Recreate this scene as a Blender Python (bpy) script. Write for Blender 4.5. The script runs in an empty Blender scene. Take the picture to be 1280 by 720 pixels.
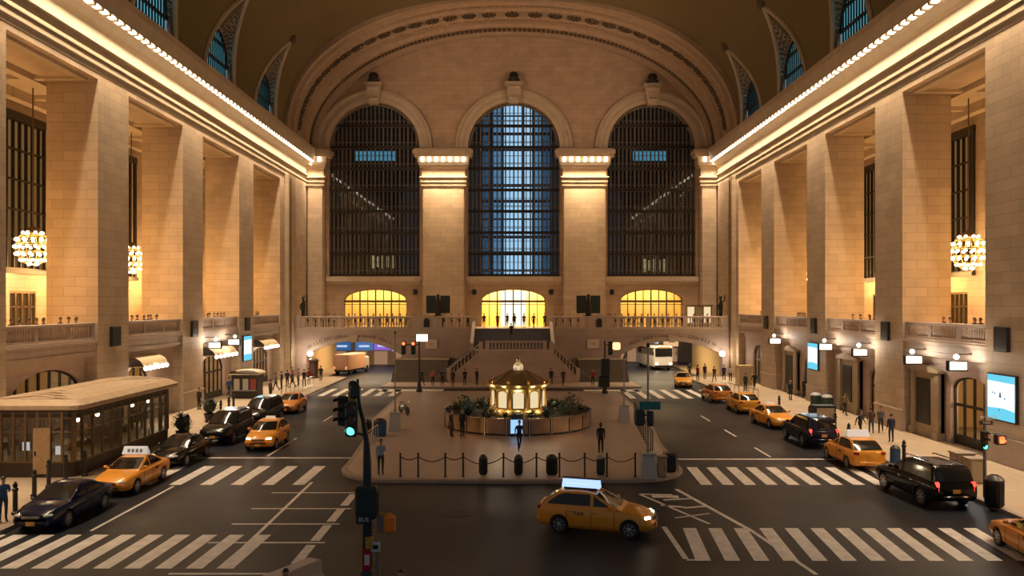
import bpy, bmesh, math, random
from mathutils import Vector, Matrix
from mathutils.geometry import tessellate_polygon
random.seed(7)
PI = math.pi
SC = bpy.context.scene
COL = SC.collection
CAMZ, HY, FPX = 8.8, 380.0, 1000.0
def gp(x, y, z=0.0):
    Y = FPX*(CAMZ-z)/(y-HY)
    return ((x-640)*Y/FPX, Y)

# ---------------------------------------------------------------- builders
class MB:
    def __init__(s): s.v=[]; s.f=[]; s.m=[]
    def add(s, vs, fs, mi=0):
        b=len(s.v); s.v+= [tuple(p) for p in vs]
        for f in fs: s.f.append(tuple(b+i for i in f)); s.m.append(mi)
    def box(s, x0,x1,y0,y1,z0,z1, mi=0):
        vs=[(x0,y0,z0),(x1,y0,z0),(x1,y1,z0),(x0,y1,z0),(x0,y0,z1),(x1,y0,z1),(x1,y1,z1),(x0,y1,z1)]
        s.add(vs,[(0,3,2,1),(4,5,6,7),(0,1,5,4),(1,2,6,5),(2,3,7,6),(3,0,4,7)],mi)
    def cbox(s, c, d, mi=0, rz=0.0, rx=0.0, ry=0.0, bev=0.0):
        hx,hy,hz=d[0]/2,d[1]/2,d[2]/2
        R=Matrix.Rotation(rz,3,'Z')@Matrix.Rotation(ry,3,'Y')@Matrix.Rotation(rx,3,'X'); c=Vector(c)
        if bev<=0:
            vs=[c+R@Vector(p) for p in [(-hx,-hy,-hz),(hx,-hy,-hz),(hx,hy,-hz),(-hx,hy,-hz),(-hx,-hy,hz),(hx,-hy,hz),(hx,hy,hz),(-hx,hy,hz)]]
            s.add(vs,[(0,3,2,1),(4,5,6,7),(0,1,5,4),(1,2,6,5),(2,3,7,6),(3,0,4,7)],mi); return
        b=min(bev,hx*.9,hy*.9,hz*.9)
        ring=lambda ax,ay:[(-ax+b,-ay),(ax-b,-ay),(ax,-ay+b),(ax,ay-b),(ax-b,ay),(-ax+b,ay),(-ax,ay-b),(-ax,-ay+b)]
        vs=[]
        for z,k in ((-hz,b),(-hz+b,0),(hz-b,0),(hz,b)):
            ax,ay=hx-k*.98,hy-k*.98
            bb=b if k==0 else b*.3
            b0=b; b=bb
            vs+=[c+R@Vector((p[0],p[1],z)) for p in ring(ax,ay)]
            b=b0
        fs=[tuple(range(7,-1,-1)),tuple(range(24,32))]
        for r in range(3):
            for i in range(8):
                j=(i+1)%8; fs.append((r*8+i,r*8+j,r*8+8+j,r*8+8+i))
        s.add(vs,fs,mi)
    def tube(s, pts, r, n=8, mi=0, closed=False, cap=True):
        pts=[Vector(p) for p in pts]; N=len(pts)
        rs=r if isinstance(r,(list,tuple)) else [r]*N
        vs=[]; up=None
        for i,p in enumerate(pts):
            a=pts[i-1] if (i>0 or closed) else p
            c=pts[(i+1)%N] if (i<N-1 or closed) else p
            t=(c-a)
            t=t.normalized() if t.length>1e-9 else Vector((0,0,1))
            if up is None:
                up=Vector((0,0,1)) if abs(t.z)<.9 else Vector((1,0,0))
            sx=t.cross(up)
            if sx.length<1e-5: up=Vector((1,0,0)) if abs(t.x)<.9 else Vector((0,1,0)); sx=t.cross(up)
            sx.normalize(); up=sx.cross(t).normalized()
            for k in range(n):
                an=2*PI*k/n
                vs.append(p+(sx*math.cos(an)+up*math.sin(an))*rs[i])
        fs=[]
        for i in range(N if closed else N-1):
            i2=(i+1)%N
            for k in range(n):
                k2=(k+1)%n; fs.append((i*n+k,i*n+k2,i2*n+k2,i2*n+k))
        if cap and not closed:
            fs.append(tuple(range(n-1,-1,-1))); fs.append(tuple((N-1)*n+k for k in range(n)))
        s.add(vs,fs,mi)
    def lathe(s, prof, c=(0,0,0), n=16, mi=0, a0=0.0, a1=2*PI, cap=True, axis='Z'):
        full=abs(a1-a0-2*PI)<1e-6; m=n if full else n+1
        vs=[]
        for r,z in prof:
            for k in range(m):
                an=a0+(a1-a0)*k/n
                p=(r*math.cos(an),r*math.sin(an),z)
                if axis=='X': p=(p[2],p[0],p[1])
                elif axis=='Y': p=(p[0],p[2],p[1])
                vs.append((c[0]+p[0],c[1]+p[1],c[2]+p[2]))
        fs=[]
        for i in range(len(prof)-1):
            for k in range(m if full else m-1):
                k2=(k+1)%m
                q=(i*m+k,i*m+k2,(i+1)*m+k2,(i+1)*m+k)
                fs.append(q if axis!='Y' else q[::-1])
        if cap and full:
            fs.append(tuple(range(m-1,-1,-1))); fs.append(tuple((len(prof)-1)*m+k for k in range(m)))
        s.add(vs,fs,mi)
    def sphere(s, c, r, n=12, m=8, mi=0, sc=(1,1,1)):
        vs=[];fs=[]
        for i in range(m+1):
            t=PI*i/m
            for k in range(n):
                a=2*PI*k/n
                vs.append((c[0]+r*sc[0]*math.sin(t)*math.cos(a),c[1]+r*sc[1]*math.sin(t)*math.sin(a),c[2]-r*sc[2]*math.cos(t)))
        for i in range(m):
            for k in range(n):
                k2=(k+1)%n; fs.append((i*n+k,i*n+k2,(i+1)*n+k2,(i+1)*n+k))
        s.add(vs,fs,mi)
    def prism(s, poly, f0, f1, mi=0):
        """poly: 2D points; f0/f1 map (a,b) to 3D for the two ends"""
        n=len(poly)
        vs=[f0(*p) for p in poly]+[f1(*p) for p in poly]
        fs=[tuple(range(n-1,-1,-1)),tuple(range(n,2*n))]
        for i in range(n):
            j=(i+1)%n; fs.append((i,j,n+j,n+i))
        s.add(vs,fs,mi)
    def extrude_xz(s, prof, y0, y1, mi=0):
        s.prism(prof, lambda a,b:(a,y0,b), lambda a,b:(a,y1,b), mi)
    def holed(s, outer, holes, f0, f1, mi=0, reveal_mi=None):
        loops=[[Vector((p[0],p[1],0)) for p in L] for L in [outer]+holes]
        tris=tessellate_polygon(loops)
        pts=[p for L in [outer]+holes for p in L]; n=len(pts)
        vs=[f0(*p) for p in pts]+[f1(*p) for p in pts]
        fs=[tuple(t) for t in tris]+[tuple(n+i for i in t[::-1]) for t in tris]
        s.add(vs,fs,mi)
        b=0; vs2=vs
        fs=[]
        for L in [outer]+holes:
            k=len(L)
            for i in range(k):
                j=(i+1)%k; fs.append((b+i,b+j,n+b+j,n+b+i))
            b+=k
        s.add(vs2,fs,mi if reveal_mi is None else reveal_mi)
    def grid(s, rows, mi=0, closed=False):
        m=len(rows[0]); vs=[p for r in rows for p in r]; fs=[]
        for i in range(len(rows)-1):
            for k in range(m if closed else m-1):
                k2=(k+1)%m; fs.append((i*m+k,i*m+k2,(i+1)*m+k2,(i+1)*m+k))
        s.add(vs,fs,mi)
    def mesh(s, name, mats, smooth=False, fix=True):
        me=bpy.data.meshes.new(name); me.from_pydata(s.v,[],s.f)
        mats=mats if isinstance(mats,(list,tuple)) else [mats]
        for m in mats: me.materials.append(m)
        if len(mats)>1: me.polygons.foreach_set('material_index',s.m)
        if fix:
            bm=bmesh.new(); bm.from_mesh(me); bmesh.ops.recalc_face_normals(bm,faces=bm.faces); bm.to_mesh(me); bm.free()
        if smooth: smooth_mesh(me, smooth if isinstance(smooth,(int,float)) and smooth is not True else 40)
        me.update(); return me
    def build(s, name, mats, parent=None, smooth=False, loc=None, fix=True):
        return link(name, s.mesh(name,mats,smooth,fix), parent, loc)
def smooth_mesh(me, deg=40):
    me.polygons.foreach_set('use_smooth',[True]*len(me.polygons))
    bm=bmesh.new(); bm.from_mesh(me)
    for e in bm.edges:
        if len(e.link_faces)==2 and e.calc_face_angle(0)>math.radians(deg): e.smooth=False
    bm.to_mesh(me); bm.free()
def link(name, me, parent=None, loc=None):
    o=bpy.data.objects.new(name, me); COL.objects.link(o)
    if parent is not None: o.parent=parent
    if loc is not None: o.location=loc
    return o
def tag(o, label=None, cat=None, group=None, kind=None):
    if label: o['label']=label
    if cat: o['category']=cat
    if group: o['group']=group
    if kind: o['kind']=kind
    return o
def thing(name, label, cat, loc=(0,0,0), rz=0.0, group=None):
    o=bpy.data.objects.new(name,None); COL.objects.link(o); o.location=loc; o.rotation_euler=(0,0,rz)
    o.empty_display_size=.2
    return tag(o,label,cat,group)
CH={}
def copy_tree(o, loc=None, rz=None, label=None, group=None, parent=None, scale=None):
    c=o.copy(); COL.objects.link(c)
    if parent is not None: c.parent=parent
    if loc is not None: c.location=loc
    if rz is not None: c.rotation_euler=(0,0,rz)
    if label: c['label']=label
    if group: c['group']=group
    if scale: c.scale=scale
    for ch in o.children: copy_tree(ch,parent=c)
    return c
def struct(o): o['kind']='structure'; return o

# ---------------------------------------------------------------- materials
def _n(nt,t,**k):
    n=nt.nodes.new(t)
    for a,b in k.items(): setattr(n,a,b)
    return n
MATS={}
def mat(name, col, rough=.5, metal=0.0, noise=0.0, nscale=3.0, bump=0.0, bscale=20.0, emit=None, estr=0.0, spec=.5, coat=0.0, alpha=1.0, rvar=0.0, trans=0.0):
    if name in MATS: return MATS[name]
    m=bpy.data.materials.new(name); m.use_nodes=True; nt=m.node_tree
    b=nt.nodes['Principled BSDF']
    b.inputs['Base Color'].default_value=(*col,1); b.inputs['Roughness'].default_value=rough
    b.inputs['Metallic'].default_value=metal; b.inputs['Specular IOR Level'].default_value=spec
    b.inputs['Coat Weight'].default_value=coat; b.inputs['Coat Roughness'].default_value=.05
    b.inputs['Transmission Weight'].default_value=trans
    if emit: b.inputs['Emission Color'].default_value=(*emit,1); b.inputs['Emission Strength'].default_value=estr
    if noise or bump or rvar:
        tc=_n(nt,'ShaderNodeTexCoord')
    if noise or rvar:
        nz=_n(nt,'ShaderNodeTexNoise'); nz.inputs['Scale'].default_value=nscale; nz.inputs['Detail'].default_value=5
        nt.links.new(tc.outputs['Object'],nz.inputs['Vector'])
    if noise:
        mr=_n(nt,'ShaderNodeMapRange'); mr.inputs['From Min'].default_value=.25; mr.inputs['From Max'].default_value=.75
        mr.inputs['To Min'].default_value=1-noise; mr.inputs['To Max'].default_value=1+noise
        nt.links.new(nz.outputs['Fac'],mr.inputs['Value'])
        mx=_n(nt,'ShaderNodeVectorMath',operation='SCALE'); mx.inputs[0].default_value=col
        nt.links.new(mr.outputs['Result'],mx.inputs['Scale']); nt.links.new(mx.outputs['Vector'],b.inputs['Base Color'])
    if rvar:
        mr2=_n(nt,'ShaderNodeMapRange'); mr2.inputs['From Min'].default_value=.35; mr2.inputs['From Max'].default_value=.65
        mr2.inputs['To Min'].default_value=max(.03,rough-rvar); mr2.inputs['To Max'].default_value=min(1,rough+rvar)
        nt.links.new(nz.outputs['Fac'],mr2.inputs['Value']); nt.links.new(mr2.outputs['Result'],b.inputs['Roughness'])
    if bump:
        n2=_n(nt,'ShaderNodeTexNoise'); n2.inputs['Scale'].default_value=bscale; n2.inputs['Detail'].default_value=4
        nt.links.new(tc.outputs['Object'],n2.inputs['Vector'])
        bp=_n(nt,'ShaderNodeBump'); bp.inputs['Strength'].default_value=bump; bp.inputs['Distance'].default_value=.1
        nt.links.new(n2.outputs['Fac'],bp.inputs['Height']); nt.links.new(bp.outputs['Normal'],b.inputs['Normal'])
    MATS[name]=m; return m
def brick_mat(name, c1, c2, cm, bw, bh, mortar=.01, rough=.6, floor=False, noise=.12, nscale=.5, bump=.25, spec=.4, rvar=0.0):
    m=bpy.data.materials.new(name); m.use_nodes=True; nt=m.node_tree; b=nt.nodes['Principled BSDF']
    tc=_n(nt,'ShaderNodeTexCoord'); sp=_n(nt,'ShaderNodeSeparateXYZ'); cb=_n(nt,'ShaderNodeCombineXYZ')
    nt.links.new(tc.outputs['Object'],sp.inputs[0])
    if floor:
        nt.links.new(sp.outputs['X'],cb.inputs['X']); nt.links.new(sp.outputs['Y'],cb.inputs['Y'])
    else:
        ad=_n(nt,'ShaderNodeMath',operation='ADD'); nt.links.new(sp.outputs['X'],ad.inputs[0]); nt.links.new(sp.outputs['Y'],ad.inputs[1])
        nt.links.new(ad.outputs[0],cb.inputs['X']); nt.links.new(sp.outputs['Z'],cb.inputs['Y'])
    br=_n(nt,'ShaderNodeTexBrick'); br.offset=.5
    br.inputs['Scale'].default_value=1; br.inputs['Brick Width'].default_value=bw; br.inputs['Row Height'].default_value=bh
    br.inputs['Mortar Size'].default_value=mortar; br.inputs['Mortar Smooth'].default_value=.3
    for k,c in (('Color1',c1),('Color2',c2),('Mortar',cm)): br.inputs[k].default_value=(*c,1)
    nt.links.new(cb.outputs[0],br.inputs['Vector'])
    nz=_n(nt,'ShaderNodeTexNoise'); nz.inputs['Scale'].default_value=nscale; nz.inputs['Detail'].default_value=6
    nt.links.new(tc.outputs['Object'],nz.inputs['Vector'])
    mr=_n(nt,'ShaderNodeMapRange'); mr.inputs['From Min'].default_value=.25; mr.inputs['From Max'].default_value=.75
    mr.inputs['To Min'].default_value=1-noise; mr.inputs['To Max'].default_value=1+noise
    nt.links.new(nz.outputs['Fac'],mr.inputs['Value'])
    mx=_n(nt,'ShaderNodeVectorMath',operation='SCALE'); nt.links.new(br.outputs['Color'],mx.inputs[0]); nt.links.new(mr.outputs['Result'],mx.inputs['Scale'])
    nt.links.new(mx.outputs['Vector'],b.inputs['Base Color'])
    b.inputs['Roughness'].default_value=rough; b.inputs['Specular IOR Level'].default_value=spec
    if rvar:
        mr2=_n(nt,'ShaderNodeMapRange'); mr2.inputs['From Min'].default_value=.35; mr2.inputs['From Max'].default_value=.65
        mr2.inputs['To Min'].default_value=max(.03,rough-rvar); mr2.inputs['To Max'].default_value=rough+rvar
        nt.links.new(nz.outputs['Fac'],mr2.inputs['Value']); nt.links.new(mr2.outputs['Result'],b.inputs['Roughness'])
    bp=_n(nt,'ShaderNodeBump'); bp.inputs['Strength'].default_value=bump; bp.inputs['Distance'].default_value=.05; bp.invert=True
    nt.links.new(br.outputs['Fac'],bp.inputs['Height']); nt.links.new(bp.outputs['Normal'],b.inputs['Normal'])
    return m
def emis(name, col, s):
    if name in MATS: return MATS[name]
    m=bpy.data.materials.new(name); m.use_nodes=True; nt=m.node_tree; nt.nodes.clear()
    e=_n(nt,'ShaderNodeEmission'); e.inputs[0].default_value=(*col,1); e.inputs[1].default_value=s
    o=_n(nt,'ShaderNodeOutputMaterial'); nt.links.new(e.outputs[0],o.inputs[0]); MATS[name]=m; return m
def glass_mat(name, tint=(.8,.85,.85), gloss=.12, rough=.03):
    m=bpy.data.materials.new(name); m.use_nodes=True; nt=m.node_tree; nt.nodes.clear()
    t=_n(nt,'ShaderNodeBsdfTransparent'); t.inputs[0].default_value=(*tint,1)
    g=_n(nt,'ShaderNodeBsdfGlossy'); g.inputs['Roughness'].default_value=rough
    fr=_n(nt,'ShaderNodeFresnel'); fr.inputs[0].default_value=1.5
    ad=_n(nt,'ShaderNodeMath',operation='ADD'); ad.inputs[1].default_value=gloss; nt.links.new(fr.outputs[0],ad.inputs[0])
    mx=_n(nt,'ShaderNodeMixShader'); nt.links.new(ad.outputs[0],mx.inputs[0]); nt.links.new(t.outputs[0],mx.inputs[1]); nt.links.new(g.outputs[0],mx.inputs[2])
    o=_n(nt,'ShaderNodeOutputMaterial'); nt.links.new(mx.outputs[0],o.inputs[0]); return m

M={}
M['stone']=brick_mat('limestone_blocks',(.53,.41,.29),(.45,.345,.24),(.27,.20,.14),1.5,.62,.012,.65,bump=.15)
M['stone_low']=brick_mat('light_tinted_limestone_blocks',(.47,.36,.32),(.42,.32,.285),(.30,.22,.195),1.7,.8,.01,.55,bump=.1)  # pink tint of the street-level light put into the stone colour
M['plain']=mat('dressed_limestone',(.52,.42,.30),.6,noise=.1,nscale=1.2)
M['plain_low']=mat('light_tinted_dressed_limestone',(.45,.36,.30),.55,noise=.1,nscale=1.2)  # same street-level light tint put into the dressed stone
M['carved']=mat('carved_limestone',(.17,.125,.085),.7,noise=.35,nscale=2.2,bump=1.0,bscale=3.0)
M['archstone']=mat('arch_limestone',(.41,.30,.205),.6,noise=.12,nscale=1.5)
M['rosette']=mat('bronze_rosette',(.10,.07,.04),.6,noise=.3,nscale=4)
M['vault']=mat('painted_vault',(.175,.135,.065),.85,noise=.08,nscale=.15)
M['greystone']=mat('grey_stone',(.34,.30,.26),.7,noise=.1)
M['asphalt']=mat('wet_asphalt',(.016,.020,.029),.44,noise=.2,nscale=.12,bump=.10,bscale=30,rvar=.08,spec=.26)
M['paint']=mat('worn_road_paint',(.80,.77,.73),.55,noise=.2,nscale=2.5)
M['walk']=brick_mat('sidewalk_slabs',(.46,.36,.25),(.42,.33,.23),(.25,.19,.13),1.6,1.6,.015,.5,floor=True,bump=.1)
M['plaza']=brick_mat('plaza_slabs',(.43,.345,.31),(.39,.31,.28),(.22,.175,.155),1.2,.6,.012,.36,floor=True,bump=.05,rvar=.05,spec=.4,nscale=.2)
M['kerb']=mat('granite_kerb',(.33,.27,.22),.6,noise=.15)
M['dark']=mat('dark_bronze',(.022,.018,.014),.45,metal=.3)
M['frame']=mat('window_bronze',(.030,.024,.018),.42,metal=.4)
M['mullion']=mat('painted_steel_mullion',(.13,.105,.075),.5)
M['stone_back']=brick_mat('warm_limestone_blocks',(.50,.36,.245),(.44,.315,.215),(.28,.19,.13),1.5,.62,.012,.65,bump=.15)
M['black']=mat('black_metal',(.012,.012,.013),.4)
M['brass']=mat('polished_brass',(.80,.55,.20),.28,metal=1.0,noise=.1)
M['bronze']=mat('bronze_frame',(.20,.13,.065),.4,metal=.7,noise=.1)
M['steel']=mat('brushed_bronze_panel',(.50,.36,.25),.26,metal=1.0,noise=.12,nscale=2.0)
M['chrome']=mat('chrome',(.7,.7,.7),.15,metal=1.0)
M['grey']=mat('grey_metal',(.22,.22,.22),.45,metal=.5)
M['step']=mat('slate_steps',(.10,.105,.13),.5,noise=.15)
M['stepdark']=mat('dark_stone_steps',(.14,.115,.09),.6,noise=.15)
M['wood']=mat('warm_timber',(.40,.26,.13),.5,noise=.2,nscale=6)
M['roofmetal']=mat('tan_seam_roof',(.42,.31,.20),.5,noise=.1,nscale=2)
M['leaf']=mat('leaf_green',(.05,.09,.045),.5,noise=.4,nscale=5)
M['leafblue']=mat('blue_green_leaf',(.03,.10,.11),.5,noise=.3,nscale=5)
M['white']=mat('white_plastic',(.7,.7,.68),.45)
M['darkglass']=mat('dark_glass',(.012,.012,.013),.06,spec=.6)
M['bulb']=emis('warm_bulb',(1.0,.80,.50),9.0)
M['cornicebulb']=emis('cornice_bulb',(1.0,.82,.58),7)
M['lampwhite']=emis('white_lamp',(1.0,.86,.66),6.0)
M['signwhite']=emis('lit_sign_face',(1.0,.88,.70),2.6)
M['teal']=emis('teal_night_window',(.14,.46,.56),.85)
M['yellowglow']=emis('yellow_window_glow',(1.0,.62,.16),.95)
M['amberglow']=emis('amber_window_glow',(.9,.46,.15),.17)
M['blueglow']=emis('blue_lit_window',(.42,.70,1.0),1.5)
M['bluedim']=emis('dim_blue_window',(.06,.20,.40),.45)
M['redlamp']=emis('red_signal_lamp',(1.0,.10,.03),5.0)
M['greenlamp']=emis('green_signal_lamp',(.10,1.0,.75),3.0)
M['orangelamp']=emis('orange_glow',(1.0,.30,.06),3.0)
M['glass']=glass_mat('clear_glass')
M['windowglass']=glass_mat('tall_window_glass',(.75,.82,.85),.02)
# ---------------------------------------------------------------- the hall
WX, YB = 26.5, 104.0
BAYS={-1:[(28.6,37.8),(41.9,51.2),(55.3,64.4),(68.6,77.7),(82.0,91.4)], 1:[(31.4,40.7),(44.8,54.3),(58.4,67.7),(71.9,80.9),(85.0,93.6)]}
SN={-1:'left',1:'right'}
GF=6.2      # gallery floor
b=MB(); b.box(-60,60,6,175,-.4,0); struct(b.build('floor',M['asphalt']))

def arch_pts(x0,x1,zs,zt,n=14):
    """points from (x1,zs) over the crown to (x0,zs), elliptical"""
    c=(x0+x1)/2; r=(x1-x0)/2
    return [(c+r*math.cos(PI*i/n), zs+(zt-zs)*math.sin(PI*i/n)) for i in range(n+1)]

for s in (-1,1):
    # main side wall with tall openings
    b=MB()
    holes=[[(a,-.3),(c,-.3),(c,23.2),(a,23.2)] for a,c in BAYS[s]]
    b.holed([(18,-.4),(YB,-.4),(YB,29.2),(18,29.2)],holes,lambda y,z:(s*WX,y,z),lambda y,z:(s*29.8,y,z))
    struct(b.build('wall_'+SN[s],M['stone']))
    # cornice
    prof=[(-.3,23.6),(.02,23.6),(.02,23.95),(.10,24.0),(.10,24.28),(.02,24.32),(.02,24.45),(.16,24.5),(.16,24.72),(.04,24.8),(.04,25.25),(.26,25.3),(.26,25.45),(.08,25.5),(.08,26.3),(.3,26.5),(.55,26.95),(.75,27.0),(.75,27.65),(1.2,27.12),(1.45,28.1),(1.45,28.6),(1.2,28.8),(.6,29.2),(-.3,29.35)]
    b=MB(); b.prism(prof,lambda p,z:(s*(WX-p),24.0,z),lambda p,z:(s*(WX-p),YB,z))
    y=24.4
    while y<YB-1.2:
        b.box(*(sorted((s*(WX-.7),s*(WX-1.12)))),y,y+.30,27.02,27.62); y+=.93
    struct(b.build('trim_1' if s<0 else 'trim_2',M['plain']))
    # gallery: floor slab, ceiling, back wall with tall windows
    sx=lambda a,c:sorted((s*a,s*c))
    b=MB(); b.box(*sx(26.62,36),20,YB,GF-.65,GF); struct(b.build('floor_gallery_'+SN[s],M['plain_low']))
    b=MB(); b.box(*sx(29.8,36),20,YB,23.3,23.8)
    for a,c in BAYS[s]:
        for t0,t1 in ((a+.3,a+.7),(c-.7,c-.3)): b.box(*sx(26.5+.5,33.9),t0,t1,23.0,23.3)
        b.box(*sx(27,27.5),a+.7,c-.7,23.0,23.3); b.box(*sx(30.2,30.8),a-2,c+2,22.9,23.3); b.box(*sx(33.2,33.9),a-2,c+2,22.6,23.3)
    struct(b.build('ceiling_gallery_'+SN[s],M['plain']))
    off=50.4 if s<0 else 59.1
    wins=[(off+13.25*k,off+13.25*k+8.1) for k in range(-2,4) if off+13.25*k>22 and off+13.25*k+8.1<103]
    doors=[((w0+w1)/2-.3,(w0+w1)/2+2.7) if s<0 else (w0+.6,w0+3.0) for w0,w1 in wins]
    b=MB(); holes=[[(a,11.2),(c,11.2),(c,21.5),(a,21.5)] for a,c in wins]+[[(a,GF+.02),(c,GF+.02),(c,9.7),(a,9.7)] for a,c in doors]
    b.holed([(20,GF-.3),(YB,GF-.3),(YB,23.6),(20,23.6)],holes,lambda y,z:(s*34,y,z),lambda y,z:(s*34.6,y,z))
    struct(b.build('wall_gallery_'+SN[s],M['stone']))
    b=MB()
    for yy in (20,103.2): b.box(*sx(29.8,36),yy,yy+.5,GF,23.4)
    struct(b.build('wall_gallery_end_'+SN[s],M['stone']))
    for k,(a,c) in enumerate(wins):
        b=MB(); x=s*34.2
        n=11
        for i in range(n+1):
            yy=a+(c-a)*i/n; w=.16 if i in (0,n) else .07
            b.cbox((x,yy,16.35),(.22,w,10.3))
        for i in range(6):
            zz=11.2+10.3*i/5; b.cbox((x,(a+c)/2,zz),(.26,c-a,.22 if i in(0,5) else .12))
        b.cbox((s*33.95,(a+c)/2,21.7),(.3,c-a+.9,.5)); b.cbox((s*33.9,(a+c)/2,11.05),(.4,c-a+.9,.3))
        for yy in (a-.22,c+.22): b.cbox((s*33.95,yy,16.4),(.22,.4,10.6))
        o=struct(b.build('window_%d'%(1+k+(10 if s>0 else 0)),M['frame']))
        b=MB(); b.box(*sx(34.4,34.45),a,c,11.2,21.5); b.build('pane',M['amberglow'],o)
    for k,(a,c) in enumerate(doors):
        b=MB(); x=s*34.15
        for i in range(5): b.cbox((x,a+(c-a)*i/4,(GF+9.7)/2),(.2,.14,9.7-GF))
        b.cbox((x,(a+c)/2,9.62),(.24,c-a+.3,.16)); b.cbox((x,(a+c)/2,8.6),(.2,c-a,.1)); b.cbox((x,(a+c)/2,6.5),(.2,c-a,.5))
        o=struct(b.build('door_%d'%(1+k+(10 if s>0 else 0)),M['bronze']))
        b=MB(); b.box(*sx(34.35,34.4),a,c,GF,9.7); b.build('pane',M['amberglow'],o)

# ---------------------------------------------------------------- vault with lunettes
VA, VB, VZ = 26.8, 15.9, 29.0
LUN={-1:[46.55,59.85,73.15,86.7],1:[49.5,63.05,76.4,89.3]}
GR, WR = 3.75, 3.05
NE=2.3
def sup(c,e): return math.copysign(abs(c)**(2/e),c)
def groin_z(u): return VZ+8.3*max(0,1-u)**.62
def vx(z): return VA*max(0,1-((z-VZ)/VB)**NE)**(1/NE)
ys=set(round(20+.5*i,3) for i in range(149))
for s in (-1,1):
    for c in LUN[s]:
        for i in range(-16,17): ys.add(round(c+GR*i/16,3))
ys=[y for y in sorted(ys) if y<=94.2]
rows=[]
for y in ys:
    t0=[0,0]
    for k,s in enumerate((1,-1)):
        for c in LUN[s]:
            u=abs(y-c)/GR
            if u<1: t0[k]=math.asin(((groin_z(u)-VZ)/VB)**(NE/2))
    a0=t0[0]; a1=PI-t0[1]; N=48
    rows.append([(VA*sup(math.cos(a0+(a1-a0)*i/N),NE),y,VZ+VB*sup(math.sin(a0+(a1-a0)*i/N),NE)) for i in range(N+1)])
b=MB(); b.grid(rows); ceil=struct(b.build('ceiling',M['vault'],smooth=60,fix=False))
lw=20
for s in (-1,1):
    for c in LUN[s]:
        # penetration surfaces, one each side of the tip
        b=MB()
        for h in (-1,1):
            rows=[]
            for i in range(17):
                u=1-i/16; zg=groin_z(u); G=Vector((s*vx(zg),c+h*u*GR,zg))
                w=i/16
                if w<.3: W_=Vector((s*27.12,c+h*WR,29.0+(31.2-29.0)*w/.3))
                else:
                    an=(w-.3)/.7*PI/2; W_=Vector((s*27.12,c+h*WR*math.cos(an),31.2+WR*math.sin(an)))
                rows.append([tuple(G.lerp(W_,q/6)) for q in range(7)])
            b.grid(rows)
        lw+=1
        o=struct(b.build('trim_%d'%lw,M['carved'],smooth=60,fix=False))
        b=MB(); pth=[]
        for h in (1,-1):
            seg=[]
            for i in range(17):
                u=1-i/16; zg=groin_z(u); seg.append((s*(vx(zg)-.05),c+h*u*GR,zg))
            pth+= seg if h==1 else seg[::-1][1:]
        b.tube(pth,.22,6)
        b.sphere((s*(vx(groin_z(0))-.25),c,groin_z(0)+.3),.62,10,8,sc=(.6,1,1),mi=1)
        b.build('rib',[M['plain'],M['rosette']],o,smooth=50)
        # carved scrolls on the spandrels
        b=MB(); rnd=random.Random(int(c*10))
        for h in (-1,1):
            for i in range(3,15):
                u=1-i/16; zg=groin_z(u); G=Vector((s*vx(zg),c+h*u*GR,zg)); w=i/16
                an=max(0,(w-.3)/.7*PI/2); W_=Vector((s*27.12,c+h*WR*math.cos(an),31.2+WR*math.sin(an)))
                L=(W_-G).length
                for q in range(max(1,int(L/.55))):
                    p=G.lerp(W_,(q+.6)/max(1,int(L/.55)+.4)); nrm=Vector((-s*.35,-h*.9,-.25))
                    p=p+nrm*.02; r0=.20+.14*rnd.random()
                    pts=[(p.x+r0*math.cos(a)*(1-a/9)*.8,p.y+.06*h,p.z+r0*math.sin(a)*(1-a/9)) for a in [k*PI/4 for k in range(8)]]
                    b.tube(pts,.085,5)
        b.build('scrollwork',M['plain'],o)
        # stone band around the window and the window itself
        b=MB(); prof=[(WR,27.12),(WR,26.95),(WR+.3,26.9),(WR+.45,27.02),(WR+.45,27.12)]
        rows=[]
        for (yy,zz,ny,nz) in [(c+1,29.3,1,0)]+[(None,i,0,0) for i in range(13)]+[(c-1,29.3,-1,0)]:
            r=[]
            for rr,xx in prof:
                if yy is None: an=PI*zz/12; r.append((s*xx,c+rr*math.cos(an),31.2+rr*math.sin(an)))
                else: r.append((s*xx,c+ny*rr,29.3))
            rows.append(r)
        b.grid(rows); b.box(*sorted((s*26.2,s*27.4)),c-GR,c+GR,28.7,29.33)
        b.build('window_band',M['greystone'],o,smooth=50)
        b=MB(); x=s*27.16
        for i in range(1,12):
            yy=-WR+2*WR*i/12; zt=31.2+math.sqrt(WR*WR-yy*yy); b.cbox((x,c+yy,(29.3+zt)/2),(.12,.11,zt-29.3))
        for zz in (29.45,31.2,33.0):
            w=WR if zz<=31.3 else math.sqrt(WR**2-(zz-31.2)**2); b.cbox((x,c,zz),(.2,2*w,.22))
        b.tube([(x,c+WR*math.cos(PI*i/16),31.2+WR*math.sin(PI*i/16)) for i in range(17)],.16,6)
        o=struct(b.build('window_%d'%lw,M['dark']))
        b=MB(); pts=[(c-WR,29.3),(c+WR,29.3)]+arch_pts(c-WR,c+WR,31.2,31.2+WR); b.prism(pts,lambda a,z:(s*27.26,a,z),lambda a,z:(s*27.3,a,z))
        b.build('pane',M['teal'],o)

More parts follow.
